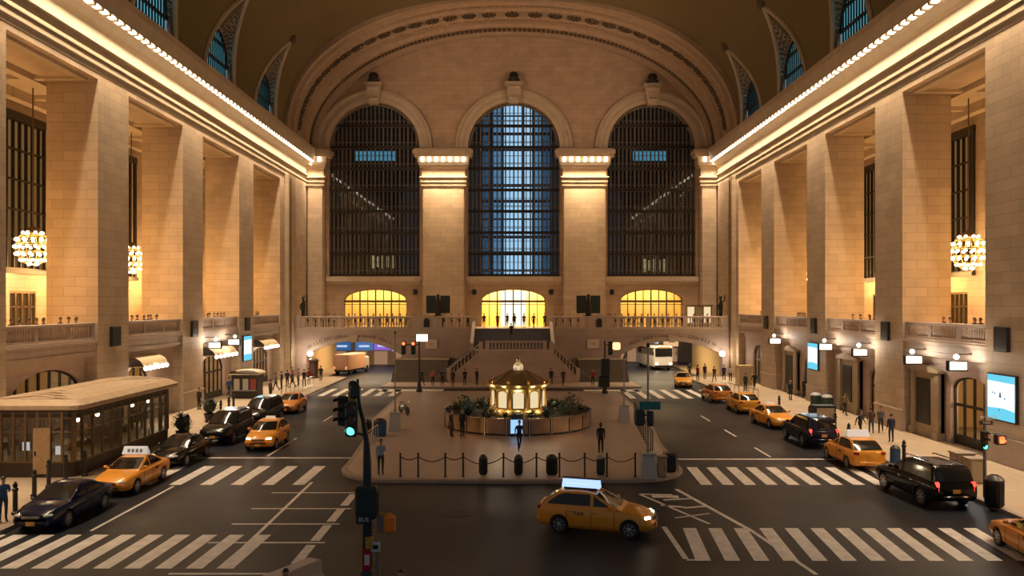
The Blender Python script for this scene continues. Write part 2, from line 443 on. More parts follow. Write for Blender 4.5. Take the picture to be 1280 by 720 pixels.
# ---------------------------------------------------------------- great arch in front of the end wall
def ell(y,d,n=64):
    A=VA-d; B=VB-d*.98; e=2.3-.3*min(1,max(0,(d-.1)/1.2))
    return [(A*sup(math.cos(PI*i/n),e),y,VZ-.3+ (B+.3)*sup(math.sin(PI*i/n),e)) for i in range(n+1)]
b=MB()
prof=[(94.0,-.5),(94.0,.35),(94.5,.42),(94.7,.2),(95.1,.22),(95.3,.5),(95.7,.55),(95.85,.35),(96.7,.4),(96.9,.62),(97.2,.55),(97.3,.42),(99.3,.47),(99.4,.66),(99.7,.7),(99.9,.6),(101.0,.72),(101.2,1.0),(101.6,1.05),(101.8,.85),(103.2,.95),(103.3,1.35),(104.2,1.4)]
b.grid([ell(y,d) for y,d in prof])
big=struct(b.build('trim_3',M['archstone'],smooth=30,fix=False))
b=MB()
for i in range(35):
    t=PI*(i+1.2)/36.4; A=VA-.47; B=VB-.47; e=2.2
    p=Vector((A*sup(math.cos(t),e),98.3,VZ+B*sup(math.sin(t),e))); nrm=Vector((-math.cos(t)/A,0,-math.sin(t)/B)).normalized(); tg=Vector((-A*math.sin(t),0,B*math.cos(t))).normalized()
    e=.5 if 0 else 1.0
    c0=p+nrm*.06
    for du,dv,r in ((0,0,.42),(.42,.5,.26),(-.42,.5,.26),(.42,-.5,.26),(-.42,-.5,.26),(.66,0,.3),(-.66,0,.3),(0,.6,.26),(0,-.6,.26)):
        q=c0+tg*du+Vector((0,1,0))*dv; b.sphere(q,r,7,5,sc=(.8,.8,.8))
b.build('rosette_band',M['rosette'],big)
b=MB()
for i in range(140):
    t=PI*(i+.5)/140; A=VA-.95; B=VB-.95; e=2.08
    p=Vector((A*sup(math.cos(t),e),102.4,VZ+B*sup(math.sin(t),e))); an=math.atan2(B*math.cos(t),-A*math.sin(t))
    b.cbox(p,(.33,.9,.28),ry=-an)
b.build('leaf_band',M['rosette'],big)
for nm,y,d,e,n,sz in (('bead_band',95.5,.62,2.25,170,(.30,.3,.16)),('egg_band',97.05,.66,2.2,200,(.26,.26,.14)),('dart_band',99.75,.76,2.15,180,(.3,.26,.14))):
    b=MB()
    for i in range(n):
        t=PI*(i+.5)/n; A=VA-d; B=VB-d
        p=Vector((A*sup(math.cos(t),e),y,VZ+B*sup(math.sin(t),e))); an=math.atan2(B*math.cos(t),-A*math.sin(t)); b.cbox(p,sz,ry=-an)
    b.build(nm,M['archstone'],big)


# ---------------------------------------------------------------- end wall, three tall windows
WIN=[(-23.8,-12.0),(-5.72,6.2),(12.4,23.9)]; WZ0,WSP=12.4,29.1
DRS=[(-21.9,-13.7),(-4.0,4.35),(14.1,22.2)]; BF=5.85
b=MB(); holes=[]
for x0,x1 in WIN: holes.append([(x0,WZ0),(x1,WZ0)]+arch_pts(x0,x1,WSP,WSP+(x1-x0)/2,24))
for x0,x1 in DRS: holes.append([(x0,BF),(x1,BF)]+arch_pts(x0,x1,9.3,10.75,14))
b.holed([(-27,5.2),(27,5.2),(27,46),(-27,46)],holes,lambda x,z:(x,YB,z),lambda x,z:(x,YB+1.6,z))
struct(b.build('wall_back',M['stone_back']))
for k,(x0,x1) in enumerate(WIN):
    c=(x0+x1)/2; R=(x1-x0)/2
    b=MB()
    rows=[]
    for i in range(33):
        an=PI*i/32
        rows.append([(c+r*math.cos(an),y,WSP+r*math.sin(an)) for r,y in ((R,104.0),(R,103.72),(R+.55,103.66),(R+.6,103.8),(R+1.2,103.75),(R+1.3,103.55),(R+1.6,103.6),(R+1.65,104.0))])
    b.grid(rows)
    # keystone, console and the dark lamp bust on it
    zt=WSP+R
    b.prism([(-.62,zt-.3),(.62,zt-.3),(1.0,zt+2.1),(-1.0,zt+2.1)],lambda x,z:(c+x,103.1,z),lambda x,z:(c+x,104,z))
    b.box(c-1.15,c+1.15,102.9,104,zt+2.1,zt+2.4); b.tube([(c-.5,103.05,zt+.3),(c+.5,103.05,zt+.3)],.28,8); b.tube([(c-.75,103.05,zt+1.7),(c+.75,103.05,zt+1.7)],.3,8)
    b.box(x0-.3,x1+.3,103.55,104,11.75,12.35); b.box(x0-.1,x1+.1,103.75,104,11.4,11.75)
    o=struct(b.build('trim_%d'%(4+k),M['plain'],smooth=35))
    b=MB(); b.lathe([(.0,0),(.75,.05),(.8,.35),(.5,.5),(.62,.9),(.4,1.25),(0,1.35)],(c,103.3,zt+2.4),10); b.build('finial',M['dark'],o,smooth=50)
    # glazed steel frame, two layers
    b=MB()
    for i in range(23):
        xx=-R+2*R*i/22; zt2=WSP+math.sqrt(max(.01,R*R-xx*xx)); w=.3 if i in(0,22) else (.19 if i%2 else .13)
        b.cbox((c+xx,104.7,(WZ0+zt2)/2),(w,.22,zt2-WZ0))
    zz=WZ0; i=0
    while zz<WSP+R-.4:
        w=R if zz<=WSP else math.sqrt(R*R-(zz-WSP)**2)
        if i%3==0: b.cbox((c,104.66,zz+.15),(2*w,.34,.36),1); b.cbox((c,104.6,zz+.75),(2*w,.12,.07))
        else: b.cbox((c,104.78,zz),(2*w,.08,.06),1)
        zz+=.93; i+=1
    b.tube([(c+(R-.1)*math.cos(PI*i/24),104.7,WSP+(R-.1)*math.sin(PI*i/24)) for i in range(25)],.22,6)
    w=struct(b.build('window_%d'%(40+k),[M['mullion'],M['frame']]))
    b=MB(); b.prism([(x0,WZ0),(x1,WZ0)]+arch_pts(x0,x1,WSP,WSP+R,24),lambda x,z:(x,104.85,z),lambda x,z:(x,104.87,z)); b.build('pane',M['windowglass'],w)
    # arched door screen on the balcony
    x0,x1=DRS[k]; c=(x0+x1)/2
    b=MB(); n=8
    for i in range(n+1):
        xx=x0+(x1-x0)*i/n; u=(xx-c)/((x1-x0)/2); zt2=9.3+1.45*math.sqrt(max(0,1-u*u))
        b.cbox((xx,104.5,(BF+zt2)/2),(.16 if i%2==0 else .10,.2,zt2-BF))
    b.cbox((c,104.5,9.15),(x1-x0,.26,.28)); b.cbox((c,104.5,8.75),(x1-x0,.2,.08))
    pts=arch_pts(x0,x1,9.3,10.75,16); b.tube([(p[0],104.4,p[1]) for p in pts],.14,6)
    struct(b.build('door_%d'%(40+k),M['bronze']))
    # lit lobby behind the doors
    b=MB(); b.box(x0-.5,x1+.5,108.5,108.7,5.5,11.4); b.box(x0-.7,x0-.5,105.6,108.7,5.5,11.4); b.box(x1+.5,x1+.7,105.6,108.7,5.5,11.4); b.box(x0-.7,x1+.7,105.6,108.7,11.2,11.4); b.box(x0-.7,x1+.7,105.6,108.7,5.6,BF)
    struct(b.build('wall_lobby_%s'%('left','centre','right')[k],mat('lobby_cream',(.85,.66,.28),.6)))
    L=bpy.data.lights.new('lobby_lamp','AREA'); L.shape='RECTANGLE'; L.size=x1-x0-1; L.size_y=1.2; L.energy=(420,1000,360)[k]; L.color=(1,.74,.34)
    lo=bpy.data.objects.new('lobby_lamp',L); COL.objects.link(lo); lo.location=(c,107,11.1)
# centre door: lit way through
b=MB(); b.box(-1.5,1.9,108.35,108.45,BF,10.6); struct(b.build('window_50',emis('bright_lobby',(1,.86,.62),1.6)))

# pilasters on the end wall
def pilaster(x0,x1,k,corner=0):
    b=MB(); pr=1.05
    b.box(x0+.15,x1-.15,YB-pr,YB,BF,24.0); b.box(x0,x0+.35,YB-pr+.25,YB,BF,24.0); b.box(x1-.35,x1,YB-pr+.25,YB,BF,24.0)
    for z0,z1,e in ((24.0,24.28,.1),(24.28,24.45,0),(24.45,24.75,.18),(24.75,25.05,.04),(25.05,25.22,.3),(25.22,26.3,.02),(26.3,26.6,.25),(26.6,26.95,.4),(26.95,27.65,.5),(27.65,28.0,.9),(28.0,28.5,1.05),(28.5,28.7,.85)):
        b.box(x0-e,x1+e,YB-pr-e,YB,z0,z1)
    b.box(x0-.15,x1+.15,YB-pr-.15,YB,BF,BF+1.0)
    struct(b.build('trim_%d'%k,M['stone']))
pilaster(-11.6,-6.05,10); pilaster(6.55,12.15,11); pilaster(-26.4,-24.25,12); pilaster(24.3,26.4,13)
# side wall end pilaster strips and down pipes
for s in (-1,1):
    b=MB()
    b.box(*sorted((s*26.2,s*26.5)),96.8,101.5,GF,24.0); b.box(*sorted((s*26.0,s*26.5)),94.6 if s>0 else 93.2,96.0,0,24.0)
    struct(b.build('trim_%d'%(14 if s<0 else 15),M['stone']))
    b=MB(); b.tube([(s*25.85,94.3+s*.8,0.1),(s*25.85,94.3+s*.8,23.5)],.09,8); tag(b.build('downpipe',M['bronze']),'thin bronze pipe running up the '+SN[s]+' wall beside its last tall opening','pipe')

# ---------------------------------------------------------------- balcony across the end wall
YF=95.7
b=MB(); b.box(-26.5,26.5,YF+.3,YB,5.2,BF); 
for z0,z1,e in ((5.05,5.3,.12),(5.3,5.75,.3),(5.75,5.9,.42)):
    b.box(-26.5,26.5,YF-e,YF+.3,z0,z1)
struct(b.build('floor_balcony',M['plain_low']))
TL=(-24.6,-13.2); TR=(13.0,25.2)
def seg_arch(x0,x1,zs,zt,n=16):
    c=(x0+x1)/2; h=(x1-x0)/2; r=(h*h+(zt-zs)**2)/(2*(zt-zs)); a=math.asin(h/r)
    return [(c+r*math.sin(a-2*a*i/n), zt-r+r*math.cos(a-2*a*i/n)) for i in range(n+1)]
b=MB()
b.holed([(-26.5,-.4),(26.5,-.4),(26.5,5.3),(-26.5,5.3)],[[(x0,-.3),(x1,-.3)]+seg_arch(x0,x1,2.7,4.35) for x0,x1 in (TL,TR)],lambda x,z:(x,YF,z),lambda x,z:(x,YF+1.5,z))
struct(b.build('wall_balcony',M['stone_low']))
b=MB()
for x0,x1 in (TL,TR):
    p=seg_arch(x0,x1,2.7,4.35); p2=seg_arch(x0-.05,x1+.05,3.2,4.85)
    rows=[[(a[0],YF-.1,a[1]),(c[0],YF-.1,c[1]),(c[0],YF,c[1])] for a,c in zip(p,p2)]
    b.grid(rows); cx=(x0+x1)/2; b.prism([(-.35,4.2),(.35,4.2),(.5,5.1),(-.5,5.1)],lambda x,z:(cx+x,YF-.25,z),lambda x,z:(cx+x,YF,z))
struct(b.build('trim_16',M['plain_low']))
# underpasses and the street beyond
for nm,(x0,x1) in (('left',TL),('right',TR)):
    b=MB(); b.box(x0-.5,x0,YF+1.5,112,0,5.2); b.box(x1,x1+.5,YF+1.5,112,0,5.2); b.box(x0,x1,YF+1.5,112,4.4,4.7)
    struct(b.build('wall_underpass_'+nm,mat('underpass_cream',(.72,.54,.28),.6)))
    b=MB(); b.box((x0 if nm=='left' else x1-2.6),(x0+2.6 if nm=='left' else x1),YF+.4,113,0,.16); struct(b.build('sidewalk_underpass_'+nm,M['walk']))
    L=bpy.data.lights.new('underpass_lamp','AREA'); L.shape='RECTANGLE'; L.size=8; L.size_y=8; L.energy=900; L.color=(1,.74,.44)
    lo=bpy.data.objects.new('underpass_lamp',L); COL.objects.link(lo); lo.location=((x0+x1)/2,104,4.3)

# ---------------------------------------------------------------- kerbs, sidewalks, plaza
def extr(name,poly,z0,z1,m):
    b=MB(); b.prism(poly,lambda x,y:(x,y,z0),lambda x,y:(x,y,z1)); return b.build(name,m)
struct(extr('sidewalk_left',[(-29.8,20),(-19.75,20),(-19.75,94.5),(-21,95.7),(-29.8,95.7)],0,.15,M['walk']))
struct(extr('sidewalk_right',[(20.9,20),(29.8,20),(29.8,95.7),(22,95.7),(20.9,94.5)],0,.15,M['walk']))
struct(extr('kerb_left',[(-19.75,20),(-19.5,20),(-19.5,94.6),(-20.9,95.9),(-21,95.7),(-19.75,94.5)],0,.16,M['kerb']))
struct(extr('kerb_right',[(20.65,20),(20.9,20),(20.9,94.5),(22,95.7),(21.9,95.9),(20.65,94.6)],0,.16,M['kerb']))
def plaza_poly(d):
    pts=[]
    XL,XR,Y0,Y1=-9.0+d,9.0-d,39.3+d,79.5-d
    pts+=[(XL-1.8,Y1),(XL-1.5,60),(XL-.4,50),(XL+.0,44.0)]
    # rounded front corners
    for i in range(1,10):
        a=PI+PI/2*i/10; pts.append((XL+3.2+3.2*math.cos(a),Y0+3.2+3.2*math.sin(a)))
    pts.append((0,Y0-.15))
    for i in range(1,10):
        a=1.5*PI+PI/2*i/10; pts.append((XR-3.2+3.2*math.cos(a),Y0+3.2+3.2*math.sin(a)))
    pts+=[(XR,44.0),(XR+.3,50),(XR+1.3,60),(XR+1.6,Y1)]
    return pts
struct(extr('plaza_floor',plaza_poly(.3),0,.16,M['plaza']))
struct(extr('plaza_kerb',plaza_poly(0),0,.15,M['kerb']))
struct(extr('floor_stair_apron',[(-13.8,84),(13.6,84),(13.0,95.7),(-13.2,95.7)],0,.14,M['plain_low']))

# road paint
def quad(b,p,z=.006): 
    n=len(p); b.add([(x,y,z) for x,y in p],[tuple(range(n))])
def stripes(b,x0,x1,y0,y1,step,w,sk=0):
    x=x0
    while x<x1: quad(b,[(x,y0),(x+w,y0),(x+w+sk,y1),(x+sk,y1)]); x+=step
b=MB()
stripes(b,-19.1,-9.5,26.6,30.5,1.03,.56,.1); stripes(b,-25,-19.2,26.6,30.5,1.03,.56)
stripes(b,-18.2,-9.2,38.9,43.4,1.5,.6)
quad(b,[(-18.4,45.6),(-9.0,45.6),(-9.0,45.85),(-18.4,45.85)])
stripes(b,6.3,18.4,27.4,31.4,1.0,.52,.4)
stripes(b,9.2,20.4,38.9,43.1,1.06,.56,.2)
quad(b,[(9.2,45.2),(20.4,45.2),(20.4,45.5),(9.2,45.5)])
stripes(b,-20,-10.9,76.5,83,1.35,.6); stripes(b,11,20.5,74.5,82,1.35,.6)
for x,y0,y1,w in ((-14.2,46.2,52.5,.13),(-14.2,60,63,.13),(-14.2,68,71,.13),(14.8,46,49,.13),(14.8,53,56,.13),(14.8,60,63,.13),(-16.4,31,38.6,.14)):
    quad(b,[(x,y0),(x+w,y0),(x+w,y1),(x,y1)])
for i in range(5): quad(b,[(-7.5,24.5+2.6*i),(-7.15,24.5+2.6*i),(-7.15,26.6+2.6*i),(-7.5,26.6+2.6*i)])
quad(b,[(-9.75,27.5),(-9.6,27.5),(-9.8,39.5),(-9.95,39.5)],.0085)
for y in (26.0,29.4,31.9,34.3,37.2): quad(b,[(-11.2,y),(-6.9,y),(-6.9,y+.16),(-11.2,y+.16)],.0075)
# worn hatched box
for p,q,w in (((5.9,37.0),(7.9,32.0),.16),((7.8,38.0),(9.3,31.0),.2),((9.3,31.0),(9.9,26.0),.16),((5.9,37.0),(7.4,36.9),.2),((6.4,36.6),(7.6,36.5),.5),((6.8,35.9),(8.2,36.2),.2),((6.5,35.0),(7.5,34.6),.25),((7.4,34.5),(8.4,34.8),.2),((6.7,32.9),(8.3,33.6),.12),((6.0,31.6),(6.0,27.6),.2),((6.0,27.5),(6.8,27.5),.16)):
    P=Vector(p);Q=Vector(q);n=Vector((-(Q-P).y,(Q-P).x)).normalized()*w/2; quad(b,[tuple(P-n),tuple(Q-n),tuple(Q+n),tuple(P+n)],.0055)
quad(b,[(-13.2,80.3),(-7,80.3),(-7,82.6),(-14,82.6)]); quad(b,[(7.3,80.3),(13,80.3),(13,82.2),(7.3,82.2)])
o=struct(b.build('road_marking',M['paint'],fix=False))

# ---------------------------------------------------------------- light of the hall
def area(name,loc,sx,sy,e,col,rot=(0,0,0),spread=None):
    L=bpy.data.lights.new(name,'AREA'); L.shape='RECTANGLE'; L.size=sx; L.size_y=sy; L.energy=e; L.color=col
    if spread: L.spread=spread
    o=bpy.data.objects.new(name,L); COL.objects.link(o); o.location=loc; o.rotation_euler=rot; return o
def point(name,loc,e,col,r=.15):
    L=bpy.data.lights.new(name,'POINT'); L.energy=e; L.color=col; L.shadow_soft_size=r
    o=bpy.data.objects.new(name,L); COL.objects.link(o); o.location=loc; return o
WARM=(1,.74,.48)
SPR=math.radians(76)
for s in (-1,1):
    area('cornice_lamps',(s*(WX-.66),65,26.92),.22,76,6200,WARM,spread=SPR)
for x0,x1 in ((-11.6,-6.05),(6.55,12.15)): area('capital_lamps',((x0+x1)/2,YB-1.05-.85,26.9),x1-x0,.3,950,(1,.70,.40),spread=SPR)
for x0,x1 in ((-26.4,-24.25),(24.3,26.4)): area('capital_lamps',((x0+x1)/2,YB-1.05-.85,26.9),x1-x0,.3,220,WARM,spread=SPR)
b=MB(); b.cbox((0,0,0),(.36,.40,.56),bev=.08); CB=b.mesh('cornice_lamp',[M['cornicebulb']],smooth=40)
for s in (-1,1):
    y=24.4+.93*12
    while y<YB-2.2:
        o=link('cornice_lamp',CB,None,(s*(WX-.93),y+.615,27.25)); tag(o,'square glowing lamp in the long row under the %s wall cornice'%SN[s],'lamp','cornice lamps of the %s wall'%SN[s]); y+=.93
for x0,x1,n,nm in ((-11.6,-6.05,7,'pilaster left of the middle window'),(6.55,12.15,7,'pilaster right of the middle window'),(-26.4,-24.25,2,'far left corner pilaster'),(24.3,26.4,2,'far right corner pilaster')):
    for i in range(n):
        f=(i+.5)/n; o=link('cornice_lamp',CB,None,(x0-.3+(x1-x0+.6)*f,YB-1.05-.68,27.3)); o.rotation_euler=(0,0,PI/2); tag(o,'square glowing lamp under the capital of the '+nm,'lamp','capital lamps of the '+nm)

for sg in (-1,1):  # added unseen spots that brighten the stone above the tall windows
    L=bpy.data.lights.new('tympanum_fill','SPOT'); L.energy=8000; L.color=(1,.66,.44); L.spot_size=math.radians(62); L.spot_blend=1; L.shadow_soft_size=.6
    lo=bpy.data.objects.new('tympanum_fill',L); COL.objects.link(lo); lo.location=(sg*24.9,74,29.6); lo.rotation_euler=(Vector((sg*2,104,36.5))-lo.location).to_track_quat('-Z','Y').to_euler()
# world and camera
w=bpy.data.worlds.new('night'); SC.world=w; w.use_nodes=True
w.node_tree.nodes['Background'].inputs[0].default_value=(.44,.45,.50,1); w.node_tree.nodes['Background'].inputs[1].default_value=.28
cam=bpy.data.cameras.new('camera'); co=bpy.data.objects.new('camera',cam); COL.objects.link(co); SC.camera=co
co.location=(0,0,CAMZ); co.rotation_euler=(PI/2,0,0); cam.sensor_width=36; cam.lens=36*FPX/1280; cam.shift_y=20/1280; cam.clip_end=600
SC.view_settings.view_transform='Standard'; SC.view_settings.look='None'; SC.view_settings.gamma=1; SC.view_settings.exposure=0
SC.view_settings.use_curve_mapping=False
# ---------------------------------------------------------------- street level shop fronts
LAMPE=1.0
INF=27.3
ORD={-1:['behind camera','beside the glass pavilion','behind the dark parked cars','with the lit awning','by the underpass'],1:['behind camera','beside the big blue screen','with the two hanging signs','beside the lit sky-blue panel','by the underpass']}
ENTR={-1:{1:(43.3,51.0,4.9,3.1),2:(56.2,60.5,4.4,2.6),3:(69.8,76.0,4.2,2.7),4:(83.6,89.8,4.1,2.9)},1:{1:(45.6,49.8,4.4,3.6),2:(59.0,61.2,4.0,3.0),3:(72.6,75.0,3.9,3.0),4:(86.2,90.6,4.3,3.2)}}
for s in (-1,1):
    sx=lambda a,c:sorted((s*a,s*c))
    b=MB(); holes=[]
    for k,(y0,y1,zt,zs) in ENTR[s].items():
        holes.append([(y0,.14),(y1,.14)]+arch_pts(y0,y1,zs,zt,12))
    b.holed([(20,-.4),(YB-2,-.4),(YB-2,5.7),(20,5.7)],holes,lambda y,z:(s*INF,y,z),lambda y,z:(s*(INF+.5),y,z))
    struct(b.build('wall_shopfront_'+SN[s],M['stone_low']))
    b=MB(); b.box(*sx(33.4,33.6),20,YB-2,0,5.6); b.box(*sx(INF+.5,33.6),20,20.3,0,5.6); b.box(*sx(INF+.5,33.6),YB-2.4,YB-2,0,5.6)
    for a,c in zip(BAYS[s][1:],BAYS[s][2:]): b.box(*sx(INF+.5,33.6),a[1]+1.8,a[1]+2.1,.15,5.6)
    struct(b.build('wall_shop_inside_'+SN[s],mat('shop_cream',(.70,.52,.27),.6)))
    b=MB(); b.box(*sx(29.7,33.6),20,YB-2,0,.15); struct(b.build('floor_shop_'+SN[s],M['walk']))
    # ledge mouldings of each bay and the plinth course
    b=MB()
    for a,c in BAYS[s]:
        for z0,z1,e in ((5.45,5.6,.0),(5.6,5.78,.12),(5.78,6.3,.04),(6.3,6.42,.16),(6.42,6.55,.1)): b.box(*sx(26.56-e+.12,27.4),a,c,z0,z1)
        b.box(*sx(INF-.12,INF),a,c,5.0,5.45)
    p0=[(BAYS[s][i][1],BAYS[s][i+1][0]) for i in range(len(BAYS[s])-1)]
    for a,c in p0:
        b.box(*sx(WX-.08,WX+.2),a-.03,c+.03,.15,1.5); b.box(*sx(WX-.13,WX+.2),a-.05,c+.05,1.5,1.62)
    struct(b.build('baseboard_'+SN[s],M['plain_low']))
    # balustrades
    bal=None
    for bi,(a,c) in enumerate(BAYS[s]):
        if bi==0: continue
        t=thing('balustrade','stone balustrade along the %s gallery edge, %s opening from the camera end'%(SN[s],('first','second','third','fourth')[bi-1]),'balustrade',(s*26.85,(a+c)/2,6.55),0,'stone gallery balustrades')
        h=(c-a)/2-.02
        b=MB(); b.cbox((0,0,1.0),(.34,2*h,.14),bev=.03); b.cbox((0,0,.91),(.24,2*h,.06)); b.build('top_rail',M['plain_low'],t)
        b=MB(); b.cbox((0,0,.08),(.3,2*h,.16)); b.build('plinth',M['plain_low'],t)
        for q in (-1,-.36,.36,1):
            b=MB(); b.cbox((0,q*(h-.17),.52),(.28,.34,.74)); b.build('pedestal',M['plain_low'],t)
        if bal is None:
            b=MB(); b.lathe([(.075,.16),(.09,.2),(.06,.24),(.10,.38),(.105,.46),(.055,.66),(.06,.74),(.09,.8),(.09,.88)],n=6); bal=b.mesh('baluster',[M['plain_low']],smooth=50)
        n=36
        for i in range(n):
            yy=-h+.45+(2*h-.9)*i/(n-1)
            if min(abs(yy-q*(h-.17)) for q in (-.36,.36))<.25: continue
            link('baluster',bal,t,(0,yy,0))
    # black square loudspeakers on the piers
    nm=['nearest','second','third','fourth']
    p1=[(BAYS[s][i][1],BAYS[s][i+1][0]) for i in range(len(BAYS[s])-1)]
    zz={-1:[None,6.05,6.15,6.2],1:[6.3,6.3,6.3,6.3]}
    for i,(y0,y1) in enumerate(p1):
        if i==0 and s<0: continue
        wd=1.2 if s<0 else 1.1
        cy=(y0+y1)/2 if s<0 else (y0+y1)/2+.2
        if s>0 and i==0: cy=43.1; wd=1.25
        z=zz[s][i] or 6.0
        t=thing('wall_speaker','flat black square speaker panel on the %s wall, on the %s pier'%(SN[s],nm[i] if s>0 else nm[i-1]),'speaker',(s*(WX-.02),cy,z),0,'black pier panels')
        b=MB(); b.cbox((-s*.1,0,.6),(.2,wd,1.35),bev=.04); b.build('housing',M['black'],t)
        b=MB()
        for q in range(9): b.cbox((-s*.205,0,.1+q*.125),(.02,wd-.14,.05))
        b.build('grille',mat('speaker_mesh',(.03,.03,.032),.6),t)

# advertising screens
def ad(name,label,s,y0,y1,z0,z1,figure):
    t=thing(name,label,'screen',(s*(WX-.14),(y0+y1)/2,z0)); w=(y1-y0)/2; h=z1-z0
    b=MB(); b.cbox((s*.06,0,h/2),(.16,2*w+.16,h+.16),bev=.02); b.build('casing',M['black'],t)
    b=MB(); x=-s*.03; b.add([(x,-w,0),(x,w,0),(x,w,h),(x,-w,h)],[(0,1,2,3)]); b.build('screen_face',emis('screen_white',(.80,.93,1.0),1.25),t)
    b=MB(); x=-s*.036; b.add([(x,-w,0),(x,w,0),(x,w,h*.24),(x,-w*.2,h*.27),(x,-w,h*.23)],[(0,1,2,3,4)]); b.build('picture_band',emis('screen_cyan',(.16,.68,.90),1.0),t)
    b=MB(); b.add([(x,-w,h*.84),(x,w,h*.86),(x,w,h),(x,-w,h)],[(0,1,2,3)]); b.build('picture_band',emis('screen_cyan',(.16,.68,.90),1.0),t)
    if figure:
        b=MB(); x=-s*.042
        b.add([(x,-.06*w,h*.50),(x,.12*w,h*.50),(x,.10*w,h*.58),(x,.03*w,h*.64),(x,-.04*w,h*.57)],[(0,1,2,3,4)])
        for q,z in ((.42,.56),(.6,.57),(-.3,.47),(.1,.2)): b.add([(x,q*w-.04,h*z),(x,q*w+.06,h*z),(x,q*w+.06,h*z+.09),(x,q*w-.04,h*z+.09)],[(0,1,2,3)])
        b.build('picture_figure',emis('screen_grey',(.25,.33,.42),.5),t)
    point('screen_glow',(s*(WX-1.2),(y0+y1)/2,(z0+z1)/2),40,(.5,.85,1),.5)
ad('advert_screen','large sky-blue and white lit advert screen on the right wall pier nearest the camera',1,41.9,44.3,2.55,4.95,True)
ad('advert_screen','narrow pale blue lit advert panel on a right wall pier beyond the shop signs',1,69.0,71.2,3.1,5.35,False)
ad('advert_screen','narrow pale blue lit advert panel on a left wall pier above the sidewalk',-1,78.6,80.9,3.2,5.6,False)

# lit entrances and the shop woodwork in them
def doorset(s,k,label):
    y0,y1,zt,zs=ENTR[s][k]
    n=max(4,int((y1-y0)/1.0)); t=MB()
    x=s*(INF+.3)
    for i in range(n+1):
        yy=y0+(y1-y0)*i/n; u=(yy-(y0+y1)/2)/((y1-y0)/2); z2=zs+(zt-zs)*math.sqrt(max(0,1-u*u)); t.cbox((x,yy,(z2+.15)/2),(.12,.14,z2-.15))
    if zs>1.5: t.cbox((x,(y0+y1)/2,2.6),(.14,y1-y0,.16))
    t.cbox((x,(y0+y1)/2,.45),(.1,y1-y0,.6))
    t.tube([(x,p[0],p[1]) for p in arch_pts(y0,y1,zs,zt,12)],.1,6)
    o=struct(t.build('door_%d'%(60+k+(10 if s>0 else 0)),M['frame'])); return o
for s in (-1,1):
    for k in (1,2,3,4): doorset(s,k,'')
    for k,e in ((1,520 if s>0 else 190),(2,300),(3,260),(4,240)):
        y0,y1,zt,zs=ENTR[s][k]
        point('shop_and_fill_lamp',(s*(INF+2.6),(y0+y1)/2,3.9),e*(.9 if s<0 else .8),(1,.72,.38),.4)
    # stone portals with pediments
for s,ya,yb,ztop,k,lab in ((1,50.4,53.95,4.95,1,'tan stone cabinet front with black panel beside the nearest right shop door'),(1,62.2,66.0,4.9,2,'tan stone cabinet front with black panel under the right wall hanging signs'),(1,75.8,79.3,4.8,3,'tan pedimented cabinet front with black panel beyond the narrow right advert panel')):
    t=thing('shop_cabinet_front',lab,'shop front',(s*(INF-.04),(ya+yb)/2,.15)); w=(yb-ya)/2; h=ztop-.15
    b=MB()
    for q in (-1,1): b.cbox((-s*.2,q*(w-.25),h/2-.25),(.4,.5,h-.5)); b.cbox((-s*.25,q*(w-.25),.25),(.5,.6,.5))
    b.cbox((-s*.12,0,h/2-.25),(.22,2*w,h-.5)); b.build('surround',mat('tan_stone',(.36,.28,.19),.55,noise=.1),t)
    b=MB(); b.prism([(-w-.2,h-.55),(w+.2,h-.55),(w+.2,h-.38),(0,h),(-w-.2,h-.38)],lambda y,z:(-s*.55,y,z),lambda y,z:(-.1*s,y,z)); b.build('pediment',mat('tan_stone',(.36,.28,.19)),t)
    b=MB(); b.cbox((-s*.26,.35,h*.48),(.08,1.7,h*.62),bev=.02); b.build('black_panel',M['black'],t)
# lit shop windows at the nearest right shop
t=thing('shop_window','tall yellow lit shop window with dark bars beside the nearest right wall shop door','window',(INF,50.05,.15))
# hanging box signs with a lamp over each
SIGNS=[(1,51.4,5.25,'lit box sign hanging from the right ledge above the tan cabinet nearest the camera'),(1,46.3,5.25,'lit box sign hanging from the right ledge beside the big blue screen'),(1,59.3,5.25,'lit box sign on the right ledge above the second shop door'),(1,65.8,5.3,'lit box sign on the right ledge, just past the narrow blue panel pier'),(1,78.4,5.2,'lit box sign hanging on the right ledge above the furthest tan cabinet'),(-1,69.4,5.25,'lit box sign hanging from the left ledge, nearer of the pair before the blue panel'),(-1,74.2,5.3,'lit box sign hanging from the left ledge, nearer the narrow blue panel')]
bpy.data.objects.remove(t)
for i,(s,y,z,lab) in enumerate(SIGNS):
    x=s*25.75; w=1.15
    t=thing('hanging_sign',lab,'sign',(x,y,z-.3),0,'lit hanging box signs')
    b=MB(); b.cbox((0,0,.27),(w,.3,.62),bev=.03); b.build('box',M['black'],t)
    b=MB(); b.cbox((0,-.16,.27),(w-.16,.02,.44)); b.build('face',M['signwhite'],t)
    b=MB(); b.tube([(0,0,.57),(0,0,.95),(s*.9,0,.95)],.04,6); b.build('bracket',M['black'],t)
    b=MB(); b.sphere((-s*.1,-.12,.80),.16,8,6); b.build('lamp',M['lampwhite'],t)
    point('sign_lamp',(x-s*.1,y-.5,z+.45),120,(1,.82,.64),.12)
